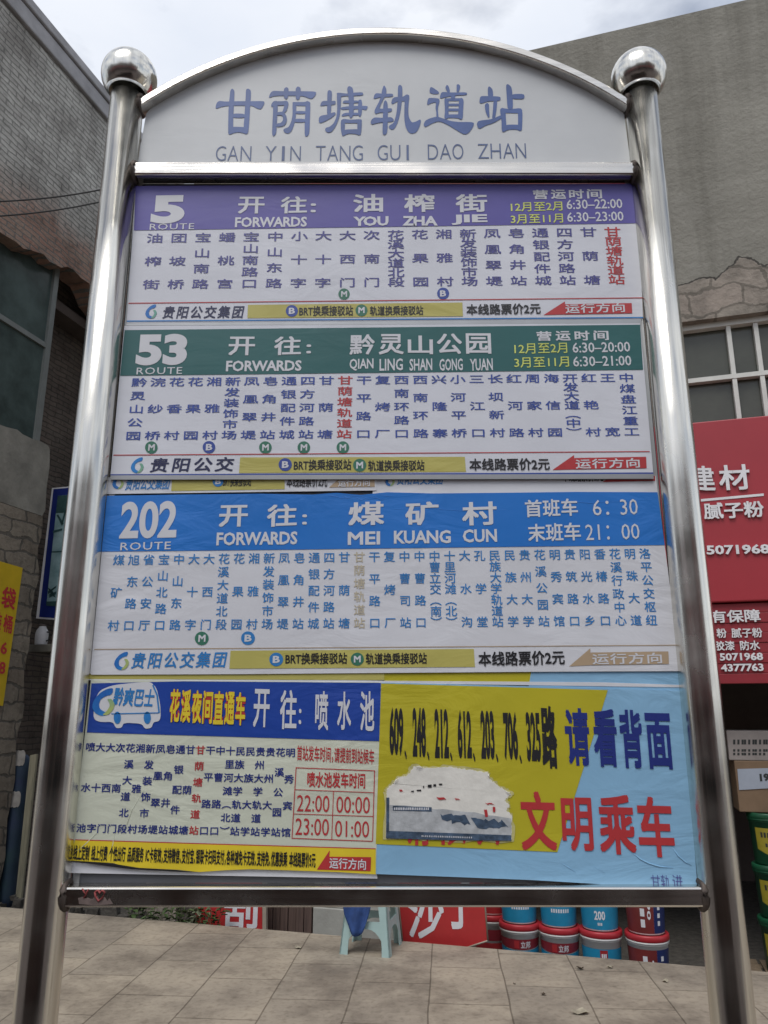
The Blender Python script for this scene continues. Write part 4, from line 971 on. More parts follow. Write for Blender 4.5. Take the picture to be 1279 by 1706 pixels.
wv.bbox(wx0 + .001, .98, zb_ - .02, S1 - .5, 1.0435, zb_ + .02); wv.bbox(wx0 + .001, .975, wz1 - .05, S1 - .5, 1.044, wz1 - .001)
win = wv.build('window', M['frame_white'], br_); pane.build('pane', M['glass_grey'], win)

# ------------------------------------------------------------------ shop signs
M['red_sign'] = mat('red_sign_sheet', (.36, .028, .04), .42, var=.12, vscale=1.2)
M['red_sign_low'] = mat('red_shutter_sheet', (.27, .022, .032), .5, var=.2, vscale=2)
M['sign_white'] = mat('raised_white_letters', (.74, .74, .76), .45)
sb_ = thing('shop_sign', B(.4, .8, 2.36), 'large red shop signboard with raised white letters, below the white framed window', 'shop sign')
mb = MB(); mb.bbox(-3.2, .76, 2.372, S1 - 1.2, .899, 3.87); mb.build('board', M['red_sign'], sb_, bevel=.01)
pj = onD(.76)
def raised(mb, s, x0, y0, x1, y1, h, bold=.03, th=.02, pjj=None, shear=0):
    """letters that stand off the board"""
    q = MB(); text(q, pjj or pj, s, x0, y0, x1, y1, h, bold=bold, lift=NN * -th, shear=shear)
    mb.v and None
    o = len(mb.v); n = len(q.v); mb.add(q.v, q.f)
    cnt = {}
    for f in q.f:
        for a, b in zip(f, f[1:] + f[:1]): cnt[(a, b)] = 1
    side = [(a, b) for a, b in cnt if (b, a) not in cnt]
    mb.add(q.v + [v + NN * (th - .001) for v in q.v], [(a, a + n, b + n, b) for a, b in side])
mb = MB()
raised(mb, '建', 1147, 819, 1192, 819, 42, .02); raised(mb, '材', 1199, 818, 1251, 816, 42, .02); mb.build('shop_name_lettering', M['sign_white'], sb_)
mb = MB(); raised(mb, '腻子粉', 1173, 866, 1273, 862, 27, .025); mb.build('goods_lettering', M['sign_white'], sb_)
mb = MB(); raised(mb, '5071968', 1177, 925, 1282, 923, 16, .03); mb.build('phone_lettering', M['sign_white'], sb_)
mb = MB(); pjr = onD(.755); a = [pjr(1140, 834), pjr(1272, 822), pjr(1272, 826), pjr(1140, 838)]; mb.prism(a[::-1], NN * .004); mb.build('underline_bar', M['sign_white'], sb_)
sl_ = thing('lower_shop_sign', B(.4, .8, 1.75), 'dark red ribbed fascia with white letters, hung directly under the big red signboard', 'shop sign')
mb = MB()
for i in range(8): mb.bbox(-3.2, .795 + (.006 if i % 2 else 0), 1.752 + i * .0765, S1 - 1.2, .88, 1.752 + i * .0765 + .0745)
mb.build('ribbed_board', M['red_sign_low'], sl_, bevel=.004)
pj2 = onD(.795)
mb = MB(); raised(mb, '有保障', 1184, 1038, 1267, 1036, 21, .025, .012, pj2); mb.build('promise_lettering', M['sign_white'], sl_)
mb = MB(); raised(mb, '粉 腻子粉', 1194, 1063, 1270, 1062, 16, .02, .012, pj2); raised(mb, '胶漆 防水', 1191, 1084, 1266, 1083, 16, .02, .012, pj2); mb.build('goods_lettering', M['sign_white'], sl_)
mb = MB(); raised(mb, '5071968', 1199, 1101, 1271, 1100, 13, .03, .012, pj2); raised(mb, '4377763', 1201, 1119, 1272, 1118, 13, .03, .012, pj2); mb.build('phone_lettering', M['sign_white'], sl_)

# ------------------------------------------------------------------ buckets
M['bucket_white'] = mat('white_bucket_plastic', (.82, .82, .80), .35, var=.06)
M['bucket_blue'] = mat('blue_bucket_print', (.02, .24, .42), .35, var=.15)
M['bucket_brown'] = mat('maroon_bucket_print', (.17, .03, .03), .35, var=.2)
M['bucket_navy'] = mat('navy_bucket_print', (.018, .03, .12), .35)
M['bucket_lid'] = mat('red_lid_plastic', (.42, .03, .04), .35)
M['bucket_red'] = mat('red_bucket_print', (.36, .03, .035), .35, var=.2)
M['maroon_label'] = mat('maroon_label', (.20, .02, .03), .4)
M['bucket_green'] = mat('green_bucket_plastic', (.012, .085, .04), .35, var=.2)
M['label_yellow'] = mat('yellow_bucket_label', (.34, .285, .03), .4, var=.2, vscale=14)
M['label_dark'] = mat('dark_label_print', (.03, .035, .035), .45)
BH, BR0, BR1 = .372, .122, .140
def brad(z): return BR0 + (BR1 - BR0) * z / .34
def cylpatch(mb, a0, a1, zf0, zf1, n=20, lift=.0012, mi=0):
    """label wrapped on the bucket wall between two angles; heights may be functions of the angle"""
    f0 = zf0 if callable(zf0) else (lambda a: zf0); f1 = zf1 if callable(zf1) else (lambda a: zf1)
    vs = []
    for i in range(n + 1):
        a = a0 + (a1 - a0) * i / n
        for z in (f0(a), f1(a)): r = brad(z) + lift; vs.append((r * math.sin(a), -r * math.cos(a), z))
    mb.add(vs, [(2 * i, 2 * i + 2, 2 * i + 3, 2 * i + 1) for i in range(n)], mi, True)
def cyltext(mb, s, a0, a1, z0, h, bold=.02, lift=.0026, vert=False):
    V, Fc = line_mesh(s, bold); ax = min(v[0] for v in V); bx = max(v[0] for v in V); ay = min(v[1] for v in V); by = max(v[1] for v in V)
    vs = []
    for x, y in V:
        tx = (x - ax) / (bx - ax); ty = (y - ay) / (by - ay)
        if vert: tx, ty = ty, 1 - tx; tx = 1 - tx if vert == 2 else tx
        a = a0 + (a1 - a0) * tx; z = z0 + h * ty; r = brad(z) + lift; vs.append((r * math.sin(a), -r * math.cos(a), z))
    mb.add(vs, Fc)
def bucket(kind, loc, rz, label, group):
    t = thing('paint_bucket', (0, 0, 0), label, 'bucket', group)
    mb = MB(); mb.lathe([(.0, .004), (BR0 - .006, .004), (BR0 - .004, 0), (BR0, .006), (brad(.30), .30), (brad(.30) + .006, .303), (brad(.312) + .006, .315), (brad(.317), .318), (brad(.335), .336)], (0, 0, 0), 40)
    mb.build('body', M['bucket_green' if kind == 'green' else 'bucket_white'], t)
    mb = MB(); mb.lathe([(BR1 - .002, .309), (BR1 + .006, .310), (BR1 + .008, .322), (BR1 + .006, .325)], (0, 0, 0), 40); mb.build('rim', M['bucket_green' if kind == 'green' else 'bucket_white'], t)
    mb = MB(); mb.lathe([(BR1 + .007, .3255), (BR1 + .010, .329), (BR1 + .010, .360), (BR1 + .005, .366), (BR1 - .012, .366), (BR1 - .016, .358), (0, .358)], (0, 0, 0), 40)
    mb.build('lid', M['bucket_green' if kind == 'green' else 'bucket_lid'], t)
    hd = MB(); hd.tube([((BR1 + .006) * math.sin(a), -(BR1 + .006) * math.cos(a) , .300 - .10 * math.sin((a - .35) / 2.44 * math.pi) * .5) for a in [.35 + 2.44 * i / 12 for i in range(13)]], .0022, 6) if kind == 'green' else None
    W = 1.45
    def part(name, f, m, par=None):
        mb = MB(); f(mb); return mb.build(name, m, par or t)
    if kind == 'maroon_band':
        part('label', lambda b: cylpatch(b, -W, W,   .012, lambda a: .199 + .02 * (a / W) ** 2), M['bucket_blue'])
        lb = part('label', lambda b: cylpatch(b, -W, W, lambda a: .205 + .022 * (a / W) ** 2, .272), M['maroon_label'])
        part('lettering', lambda b: cyltext(b, '立邦', -.02, .50, .215, .046, .025), M['white_print'], lb)
        part('emblem', lambda b: (cylpatch(b, -.36, -.10, .213, .263, 6, .002)), M['bucket_red'], lb)
        part('small_lettering', lambda b: [cylpatch(b, -.45 + i * .10, -.385 + i * .10, .160, .178, 2, .002) for i in range(9)], M['white_print'], lb)
    elif kind == 'blue_low':
        lb = part('label', lambda b: cylpatch(b, -W, W, .012, lambda a: .10 + .10 * (1)), M['bucket_blue'])
        part('small_lettering', lambda b: [cylpatch(b, -.48 + i * .13, -.40 + i * .13, .10, .125, 2, .002) for i in range(8)], M['white_print'], lb)
    elif kind == 'blue_200':
        lb = part('label', lambda b: cylpatch(b, -W, W, .012, .295), M['bucket_blue'])
        part('lettering', lambda b: cyltext(b, '200', -.28, .30, .075, .06, .03), M['white_print'], lb)
        part('small_lettering', lambda b: [cylpatch(b, -.12 + i * .09, -.06 + i * .09, .040, .058, 2, .002) for i in range(3)], M['white_print'], lb)
    elif kind == 'blue_square':
        lb = part('label', lambda b: cylpatch(b, -W, W, .012, .26), M['bucket_blue'])
        l2 = part('label', lambda b: cylpatch(b, -.02, .36, lambda a: .160 + .012 * math.cos((a - .17) * 8), .254, 8, .002), M['bucket_red'])
        part('lettering', lambda b: [cylpatch(b, .05 + i * .09, .115 + i * .09, .207 - k * .034, .232 - k * .034, 2, .003) for i in range(3) for k in range(2)], M['white_print'], l2)
    elif kind == 'maroon_navy':
        lb = part('label', lambda b: cylpatch(b, -W, .40, .012, .28), M['bucket_brown'])
        part('label', lambda b: cylpatch(b, .402, W, .012, .28), M['bucket_navy'])
        part('lettering', lambda b: [cylpatch(b, -.30, -.08, .05 + i * .07, .10 + i * .07, 3, .002) for i in range(3)], M['white_print'], lb)
        part('number_lettering', lambda b: cyltext(b, '90', .05, .24, .10, .12, .02, vert=True), M['white_print'], lb)
        part('small_lettering', lambda b: [cylpatch(b, .62, .78, .06 + i * .05, .09 + i * .05, 3, .002) for i in range(4)], M['white_print'], lb)
    elif kind == 'red':
        lb = part('label', lambda b: cylpatch(b, -W, W, .012, .18), M['bucket_red'])
        part('label', lambda b: cylpatch(b, -W, W, .195, .27), M['maroon_label'])
    elif kind == 'green':
        lb = part('label', lambda b: cylpatch(b, -.85, .75, lambda a: .06 + .06 * abs(a) , .262), M['label_yellow'])
        part('lettering', lambda b: [cylpatch(b, -.55 + i * .17, -.44 + i * .17, .195, .232, 2, .002) for i in range(6)] + [cylpatch(b, -.35 + i * .17, -.24 + i * .17, .13, .155, 2, .002) for i in range(4)], M['label_dark'], lb)
        hd.build('handle', M['alu'], t)
    t.location = loc; t.rotation_euler = (0, 0, rz); WL[t.name] = Vector(loc)
    return t
def face_cam(p): return math.atan2(p.x, -p.y) + math.pi if False else -math.atan2(p.x, p.y)
ZF = -.33
GB = 'paint buckets stacked in front of the shop'
rows = [(819, 1522, 'red', 'red', 'red and white bucket half behind the red board, lower of its stack', 'red bucket half behind the red board, upper of its stack'),
        (865, 1537, 'maroon_band', 'blue_low', 'white bucket with maroon band, lower one in the stack beside the red board', 'blue bucket on the stack beside the red board'),
        (931, 1543, 'maroon_band', 'blue_low', 'white bucket with maroon band, lower one between two other blue stacks', 'blue bucket on top between two other blue stacks'),
        (1000, 1549, 'blue_square', 'blue_200', 'blue bucket with a small red square label, lower of its stack', 'blue bucket numbered 200 on top of its stack'),
        (1077, 1555, 'maroon_navy', 'maroon_navy', 'maroon and navy bucket, lower of the stack nearest the right post', 'maroon and navy bucket, upper of the stack nearest the right post')]
for x, y, k0, k1, l0, l1 in rows:
    dd = .42
    for _ in range(40):                                         # distance at which the lid has its true width in the picture
        p = onD(dd)(x, y)
        if p.z < ZF + BH: break
        dd += .02
    p = onD(dd)(x, y)
    zz = p.z - .350
    a = face_cam(p)
    bucket(k0, (p.x, p.y, zz), a + rr.uniform(-.1, .05), l0, GB); bucket(k1, (p.x, p.y, zz + .3667), a + rr.uniform(-.08, .1), l1, GB)
    PRINTD = (dd, zz)
plk = MB(); plk.bbox(-2.2, .24, ZF, .30, .98, -.329 + .01)
proto = None
gp = onD(1.15)(1277, 1352)
for i in range(3):
    lab = ['green bucket with yellow label at the foot of the right hand stack', 'green bucket with yellow label in the middle of its stack', 'green bucket with yellow label under the brown carton'][i]
    loc = (gp.x, gp.y, gp.z - .3667 * (3 - i)); a = face_cam(gp) - .12 + .1 * i
    if proto is None: proto = bucket('green', loc, a, lab, 'green buckets stacked right of the sign')
    else: dup(proto, loc, a, lab, 'green buckets stacked right of the sign')
gz = gp.z - .3667 * 3
M['pallet'] = mat('pallet_wood', (.20, .15, .10), .85, var=.4, vscale=12, stretch=(3, 3, 20))
if gz > ZF + .03:
    pt = MB(); c_ = sdz(gp); 
    for k in range(3): pt.bbox(c_[0] - .3, c_[1] - .22 + k * .18, ZF, c_[0] + .5, c_[1] - .14 + k * .18, gz - .022)
    for k in range(5): pt.bbox(c_[0] - .3 + k * .165, c_[1] - .24, gz - .02, c_[0] - .16 + k * .165, c_[1] + .26, gz - .001)
    tag(pt.build('wooden_pallet', M['pallet']), 'rough wooden pallet under the stack of green buckets', 'pallet')
# cartons on the green stack
M['carton'] = mat('brown_carton', (.19, .125, .075), .8, var=.15)
M['carton_pale'] = mat('pale_carton', (.30, .27, .255), .8, var=.15)
M['card_blue'] = mat('price_card', (.34, .38, .45), .5)
c_ = sdz(gp); k0 = sdz(onD(1.06)(1226, 1300))
ct = thing('brown_carton', B(k0[0] + .32, 1.2, gp.z), 'brown cardboard carton with a pale price card, on the green buckets', 'carton')
mb = MB(); mb.bbox(k0[0], 1.06, gp.z + .0015, k0[0] + .62, 1.40, gp.z + .375); mb.build('box', M['carton'], ct, bevel=.006)
mb = MB(); pj3 = onD(1.054); a = [pj3(1228, 1281), pj3(1300, 1279), pj3(1300, 1312), pj3(1231, 1316)]; mb.prism(a[::-1], NN * .003); pc = mb.build('price_card', M['card_blue'], ct)
mb = MB(); text(mb, onD(1.052), '19', 1266, 1302, 1282, 1301, 13, bold=.05); mb.build('lettering', M['label_dark'], pc)
c2 = thing('pale_carton', B(k0[0] + .32, 1.2, gp.z + .376), 'pale printed carton on top of the brown one', 'carton')
mb = MB(); mb.bbox(k0[0] - .03, 1.08, gp.z + .3765, k0[0] + .6, 1.40, gp.z + .60); mb.build('box', M['carton_pale'], c2, bevel=.006)
mb = MB(); pj3 = onD(1.078)
for r_, (y, n, h) in enumerate(((1240, 12, 8), (1252, 15, 4), (1258, 9, 4))):
    for i in range(n):
        x = 1221 + i * 6 + (i % 3); mb.poly([pj3(x, y), pj3(x + 3.5, y), pj3(x + 3.5, y - h), pj3(x, y - h)])
mb.build('printed_lettering', M['label_dark'], c2)

# ------------------------------------------------------------------ boards and low walls along the shop front
M['board_red'] = mat('red_board_paint', (.43, .028, .030), .45, var=.15, vscale=6)
M['board_edge'] = mat('board_edge', (.34, .30, .24), .6)
pj = onD(.10)
q = [(655,1420),(801,1420),(812.5,1567),(776,1579),(671,1574)]
bt = thing('leaning_signboard', pj(735, 1576), 'red board with big white characters, beside the plastic stool', 'sign board')
mb = MB(); mb.prism([pj(*p) for p in q][::-1], NN * .025); mb.build('board', M['board_red'], bt)
mb = MB(); pe = onD(.098)
for a, b in zip(q[1:], q[2:] + q[:1]):
    A_, B_ = pe(*a), pe(*b); mb.tube([A_, B_], .006, 6)
mb.build('edge_strip', M['board_edge'], bt)
mb = MB(); text(mb, onD(.098), '沙', 680, 1563, 740, 1564, 84, bold=.02); text(mb, onD(.098), '子', 738, 1547, 798, 1549, 98, bold=.02); mb.build('lettering', M['white_print'], bt)
pj = onD(.22)
q = [(325,1440),(436,1440),(437,1562),(326,1556)]
bt = thing('red_signboard', pj(380, 1560), 'red board with a white character standing behind the weeds', 'sign board')
mb = MB(); mb.prism([pj(*p) for p in q][::-1], NN * .025); mb.build('board', M['board_red'], bt)
mb = MB(); text(mb, onD(.218), '刮', 372, 1545, 428, 1547, 56, bold=.03); mb.build('lettering', M['white_print'], bt)
mb = MB(); pe = onD(.215); mb.prism([pe(*p) for p in [(437,1440),(443,1440),(443,1562),(437,1562)]][::-1], NN * .03); mb.build('edge_strip', M['board_edge'], bt)
M['shutter'] = mat('brown_wooden_shutter', (.115, .075, .062), .7, var=.45, vscale=4, stretch=(22, 22, .6), bump=.3, bscale=6)
pj = onD(.42)
a = sdz(pj(441, 1540)); b = sdz(pj(519, 1540))
mb = MB(); n = 6
for i in range(n): w_ = (b[0] - a[0]) / n; mb.bbox(a[0] + w_ * i, .42 + (.008 if i % 2 else 0), ZF, a[0] + w_ * (i + 1) - .006, .46, .75)
tag(mb.build('wooden_shutter', M['shutter']), 'brown slatted wooden shutter right of the red board by the weeds', 'shutter')
M['lowwall'] = mat('whitewashed_wall', (.36, .36, .33), .85, var=.2, vscale=5, bump=.2)
a = sdz(pj(520, 1540)); b = sdz(pj(660, 1540))
mb = MB(); mb.bbox(a[0], .43, ZF, b[0], .62, .068); mb.bbox(a[0], .45, .0695, b[0], .6, .60)
tag(mb.build('low_wall', M['lowwall'], bevel=.006), 'low whitewashed wall behind the plastic stool', 'wall')

# ------------------------------------------------------------------ stool with a rag
M['stool'] = mat('pale_aqua_plastic', (.36, .50, .49), .4, var=.06)
sc_ = Vector((-.085, 5.755, 0)); rz = YAW + R(2)
ST = thing('plastic_stool', (0, 0, 0), 'pale aqua plastic stool standing on the paving', 'stool')
hb_, ht_, HS = .172, .128, .45
def at_h(z): return hb_ + (ht_ - hb_) * z / HS
for sx in (-1, 1):
    for sy in (-1, 1):
        mb = MB()
        for ax_ in (0, 1):
            v = []
            for z in (0, .05, .16, .30, .435):
                r0 = at_h(z); w_ = .052 if z < .2 else .06
                if z == 0: w_ = .056
                for t_ in (0, w_):
                    for th in (0, .009):
                        x, y = (r0 - t_, r0 - th) if ax_ == 0 else (r0 - th, r0 - t_)
                        v.append((sx * x, sy * y, z))
            fs = []
            for k in range(4):
                o = k * 4
                for a_, b_ in ((0, 1), (1, 3), (3, 2), (2, 0)): fs.append((o + a_, o + b_, o + 4 + b_, o + 4 + a_))
            fs += [(0, 2, 3, 1), (16, 17, 19, 18)]; mb.add(v, fs)
        mb.build('leg', M['stool'], ST)
for k in range(4):
    mb = MB(); n = 10; v = []
    for i in range(n + 1):
        t_ = -1 + 2 * i / n; zlo = .165 - .075 * max(0, abs(t_) ** 3) - .01; zhi = .20
        for z in (zlo, zhi):
            for th in (.002, .010):
                r0 = at_h(z); x = t_ * (r0 - .046); y = r0 - th
                c_a, s_a = math.cos(k * math.pi / 2), math.sin(k * math.pi / 2); v.append((x * c_a - y * s_a, x * s_a + y * c_a, z))
    fs = []
    for i in range(n):
        o = i * 4
        for a_, b_ in ((0, 1), (1, 3), (3, 2), (2, 0)): fs.append((o + a_, o + b_, o + 4 + b_, o + 4 + a_))
    mb.add(v, fs); mb.build('stretcher', M['stool'], ST)
mb = MB(); mb.box(-.135, -.135, .4355, .135, .135, .45); mb.box(-.13, -.13, .395, .13, -.118, .435); mb.box(-.13, .118, .395, .13, .13, .435); mb.box(-.13, -.1175, .395, -.118, .1175, .435); mb.box(.118, -.1175, .395, .13, .1175, .435)
mb.build('seat', M['stool'], ST, bevel=.006)
ST.location = sc_; ST.rotation_euler = (0, 0, rz)
M['rag'] = mat('blue_rag', (.03, .075, .24), .9, var=.4, vscale=10, bump=.4, bscale=30)
mb = MB(); nu, nv = 16, 18; v = []
for j in range(nv + 1):
    t_ = j / nv
    for i in range(nu + 1):
        u_ = i / nu
        x = -.165 + u_ * .235 + .02 * math.sin(t_ * 3) - (.035 * t_ * (u_ - .35))
        hang = .13 + .21 * math.sin(math.pi * min(1, u_ * 1.05)) ** .6
        if t_ < .25: y = -.02 - .13 * t_ / .25; z = .4545 + .004 * math.sin(u_ * 9)
        else:
            q_ = (t_ - .25) / .75; z = .452 - hang * q_; y = -.150 - .03 * q_ - .014 * math.sin(u_ * 16 + q_ * 2) * (q_ ** .5)
        c_a, s_a = math.cos(rz), math.sin(rz); v.append(sc_ + Vector((x * c_a - y * s_a, x * s_a + y * c_a, z)))
mb.add(v, [(j * (nu + 1) + i, (j + 1) * (nu + 1) + i, (j + 1) * (nu + 1) + i + 1, j * (nu + 1) + i + 1) for j in range(nv) for i in range(nu)], 0, True)
rg = mb.build('blue_rag', M['rag']); tag(rg, 'dark blue rag draped over the plastic stool', 'cloth')
so_ = rg.modifiers.new('thick', 'SOLIDIFY'); so_.thickness = .004

# ------------------------------------------------------------------ weeds along the edge, litter
M['leaf'] = mat('weed_leaf', (.055, .095, .028), .6, var=.4, vscale=15)
M['leaf_pale'] = mat('dusty_leaf', (.17, .19, .12), .8, var=.4, vscale=15)
M['stem'] = mat('weed_stem', (.08, .09, .04), .7)
def leaf(mb, p, ang, ln, wd_, tilt):
    d_ = Vector((math.cos(ang) * math.cos(tilt), math.sin(ang) * math.cos(tilt), math.sin(tilt))); s_ = d_.cross(Vector((0, 0, 1))).normalized(); u_ = s_.cross(d_)
    P_ = [p, p + d_ * ln * .35 + s_ * wd_ + u_ * .006, p + d_ * ln * .75 + s_ * wd_ * .7, p + d_ * ln - u_ * .012, p + d_ * ln * .75 - s_ * wd_ * .7, p + d_ * ln * .35 - s_ * wd_ + u_ * .006, p + d_ * ln * .4 - u_ * .004]
    mb.add(P_, [(0, 1, 6), (1, 2, 6), (2, 3, 6), (3, 4, 6), (4, 5, 6), (5, 0, 6)], 0, True)
def weed(x, hgt, n, m_, label, seed, dd=.07):
    r_ = random.Random(seed); p0 = onD(dd)(x, 1530); p0.z = ZF
    t = thing('weed', p0, label, 'plant', 'weeds growing at the edge of the paving'); stm, lv = MB(), MB()
    for k in range(n):
        a = r_.uniform(0, 6.28); top = p0 + Vector((math.cos(a) * r_.uniform(.02, .13), math.sin(a) * .05, -ZF + hgt * r_.uniform(.45, 1)))
        mid = p0.lerp(top, .5) + Vector((r_.uniform(-.02, .02), 0, .03)); stm.tube([p0 + Vector((r_.uniform(-.03, .03), 0, 0)), mid, top], [.004, .003, .0015], 5)
        for i in range(7):
            b = mid.lerp(top, .1 + .9 * i / 6); leaf(lv, b, r_.uniform(0, 6.28), r_.uniform(.035, .075), r_.uniform(.012, .024), r_.uniform(-.5, .6))
    stm.build('stem', M['stem'], t); lv.build('leaves', M[m_], t)
weed(232, .13, 6, 'leaf', 'sparse dark green weed under the left end of the lower rail', 1); weed(250, .10, 4, 'leaf', 'small broad leaved weed right of the sparse one', 2)
weed(296, .15, 8, 'leaf', 'bushy green weed in the middle of the row', 3); weed(318, .14, 7, 'leaf_pale', 'pale dusty weed beside the red board', 4); weed(345, .13, 8, 'leaf', 'green weed hanging in front of the red board', 5)
M['litter_pale'] = mat('dry_litter', (.40, .36, .27), .8, var=.4, vscale=30); M['litter_dark'] = mat('dead_leaf', (.10, .075, .05), .8, var=.4, vscale=30)
def scrap(x, y, r_, m_, nm, label, cat, seed):
    q = random.Random(seed); c = G(x, y); mb = MB(); n = 9
    ring = [c + Vector((r_ * q.uniform(.5, 1.2) * math.cos(6.283 * i / n) * 1.4, r_ * q.uniform(.5, 1.2) * math.sin(6.283 * i / n), .004 + q.uniform(0, r_ * .9))) for i in range(n)]
    mb.add(ring + [c + Vector((0, 0, .004))], [(i, (i + 1) % n, n) for i in range(n)], 0, True); o = mb.build(nm, M[m_]); tag(o, label, cat, 'scraps of litter on the paving')
scrap(497, 1580, .022, 'litter_pale', 'paper_scrap', 'small white paper scrap left of the stool', 'litter', 1)
scrap(966, 1689, .032, 'litter_pale', 'dry_leaf', 'crumpled pale dry leaf near the bottom of the picture', 'litter', 2)
scrap(967, 1615, .020, 'litter_dark', 'dry_leaf', 'dark leaf scrap in front of the blue numbered bucket', 'litter', 3)
scrap(905, 1658, .014, 'litter_dark', 'dry_leaf', 'thin dark leaf scrap above the crumpled leaf', 'litter', 4)
scrap(1108, 1636, .014, 'litter_pale', 'paper_scrap', 'small pale scrap beside the right post', 'litter', 5)
scrap(1016, 1613, .016, 'litter_pale', 'paper_scrap', 'pale scrap at the edge before the maroon bucket', 'litter', 6)
scrap(857, 1640, .009, 'litter_dark', 'dry_leaf', 'tiny dark leaf on the slab below the buckets', 'litter', 7)
scrap(1146, 1606, .007, 'litter_dark', 'dry_leaf', 'speck of leaf close to the right post', 'litter', 8)

# ------------------------------------------------------------------ things in front of the brick building
M['banner'] = mat('yellow_banner', (.60, .42, .015), .6, var=.15, vscale=4)
pj = onS(SL + .03)
bn = thing('yellow_banner', pj(15, 1180), 'yellow banner with red characters on the brick pier', 'banner')
q = [(-90,905),(0,935),(38,946),(36,960),(5,1176),(-90,1166)]
mb = MB(); mb.prism([pj(*p) for p in q][::-1], U * -.006); mb.build('cloth', M['banner'], bn)
pt_ = onS(SL + .033); mb = MB()
for s, x0, y0, x1, y1, h in (('袋', 1, 1011, 24, 1017, 36), ('桶', 4, 1052, 19, 1056, 30), ('6', 0, 1089, 11, 1091, 21), ('8', -3, 1122, 8, 1124, 21), ('装', -14, 1047, 1, 1051, 30)): text(mb, pt_, s, x0, y0, x1, y1, h, bold=.03)
mb.build('lettering', M['red_print'], bn)
M['poster_blue'] = mat('blue_frame_paint', (.015, .03, .20), .4); M['poster_pic'] = mat('pale_teal_picture', (.44, .62, .64), .35, c2=(.20, .34, .36), vscale=5)
M['poster_dark'] = mat('teal_picture_dark', (.05, .11, .11), .35, var=.5, vscale=9)
pj = onD(1.55)
lb = thing('framed_poster', pj(110, 1030), 'blue framed street poster in the gap behind the left post', 'poster')
mb = MB(); mb.prism([pj(*p) for p in [(86.5,813),(165,806),(142,1036),(60,1030)]][::-1], NN * .06); mb.build('back_panel', M['sign_white'], lb)
mb = MB(); pf = onD(1.548); mb.poly([pf(*p) for p in [(89,815),(164,808),(141,1033),(65,1028)]][::-1]); mb.build('frame', M['poster_blue'], lb)
mb = MB(); pf = onD(1.545); mb.poly([pf(*p) for p in [(96,826),(160,820),(136,1012),(77,1009)]][::-1]); pc = mb.build('picture', M['poster_pic'], lb)
mb = MB(); pf = onD(1.542)
for pl in ([(96,826),(158,821),(154,850),(93,855)], [(94,858),(97,857),(106,872),(103,876)], [(110,842),(113,842),(104,874),(102,872)], [(88,884),(104,880),(103,884),(88,888)], [(86,918.5),(150,915),(150,917),(86,920.5)],
           [(80,985),(95,975),(93,979),(80,990)], [(82,990),(94,985),(93,990),(82,996)], [(79,978),(88,985),(93,996),(86,992)], [(77,1002),(135,1000),(136,1012),(77,1009)]): mb.poly([pf(*p) for p in (pl[::-1] if area(pl) > 0 else pl)])
mb.build('dark_print', M['poster_dark'], pc)
M['ledge'] = mat('cement_ledge', (.16, .15, .125), .9, var=.3)
pj = onD(1.45); a = sdz(pj(46, 1074)); b = sdz(pj(150, 1074))
mb = MB(); mb.bbox(a[0], 1.45, a[2] - .085, b[0], 1.85, a[2]); tag(mb.build('stone_ledge', M['ledge'], bevel=.008), 'rough cement ledge under the blue framed poster', 'ledge')
p = onD(1.58)(68, 1073); zt = a[2]
jg = thing('white_jug', (p.x, p.y, zt), 'white plastic jug on the cement ledge', 'jug')
mb = MB(); mb.lathe([(0, .001), (.06, .001), (.068, .02), (.070, .13), (.060, .17), (.040, .20), (.036, .215)], (p.x, p.y, zt), 24); mb.build('body', M['sign_white'], jg)
mb = MB(); mb.lathe([(.037, .2155), (.041, .217), (.041, .238), (0, .239)], (p.x, p.y, zt), 20); mb.build('cap', M['interior'], jg)
mb = MB(); mb.tube([(p.x + .063, p.y - .02, zt + .15), (p.x + .098, p.y - .03, zt + .14), (p.x + .098, p.y - .03, zt + .06), (p.x + .066, p.y - .02, zt + .05)], .008, 8); mb.build('handle', M['label_dark'], jg)
M['drum_blue'] = mat('faded_blue_tarpaulin', (.022, .032, .085), .7, c2=(.018, .05, .055), vscale=3); M['patch'] = mat('white_tarpaulin_patch', (.36, .34, .31), .8, var=.3, vscale=14)
p = onD(1.22)(22, 1400)
ro = thing('tarpaulin_roll', (p.x, p.y, ZF), 'dark blue rolled tarpaulin with white patches standing by the brick pier', 'tarpaulin roll')
zt = onD(1.22)(38, 1256).z
mb = MB(); mb.lathe([(0, 0), (.085, 0)] + [(.082 + .006 * math.sin(i * 2.1), .1 + i * (zt - ZF - .15) / 14) for i in range(15)] + [(.05, zt - ZF - .01), (0, zt - ZF)], (p.x, p.y, ZF), 24); mb.build('roll', M['drum_blue'], ro)
for zc in (onD(1.22)(38, 1262).z, onD(1.22)(30, 1330).z):
    mb = MB(); v = []
    for j in range(9):
        for i in range(9):
            a = -.75 + 1.5 * i / 8; z = zc - .075 + .15 * j / 8; k = 1 - .25 * ((j - 4) / 4) ** 4; v.append((p.x + .0905 * math.sin(a * k - .05), p.y - .0905 * math.cos(a * k - .05), z + .004 * math.sin(i * 2)))
    mb.add(v, [(j * 9 + i, j * 9 + i + 1, (j + 1) * 9 + i + 1, (j + 1) * 9 + i) for j in range(8) for i in range(8)], 0, True); mb.build('patch', M['patch'], ro)
M['plank'] = mat('pale_plank', (.30, .28, .20), .8, var=.3, vscale=5, stretch=(10, 10, .8))
pj = onD(1.12); a = [pj(50, 1258), pj(61, 1256), pj(38, 1466), pj(29, 1466)]; a[2].z = a[3].z = ZF
mb = MB(); mb.prism([a[0], a[3], a[2], a[1]], NN * .025); tag(mb.build('pale_plank', M['plank']), 'pale upright plank beside the blue tarpaulin roll', 'plank')
rb = random.Random(21); rub = MB()
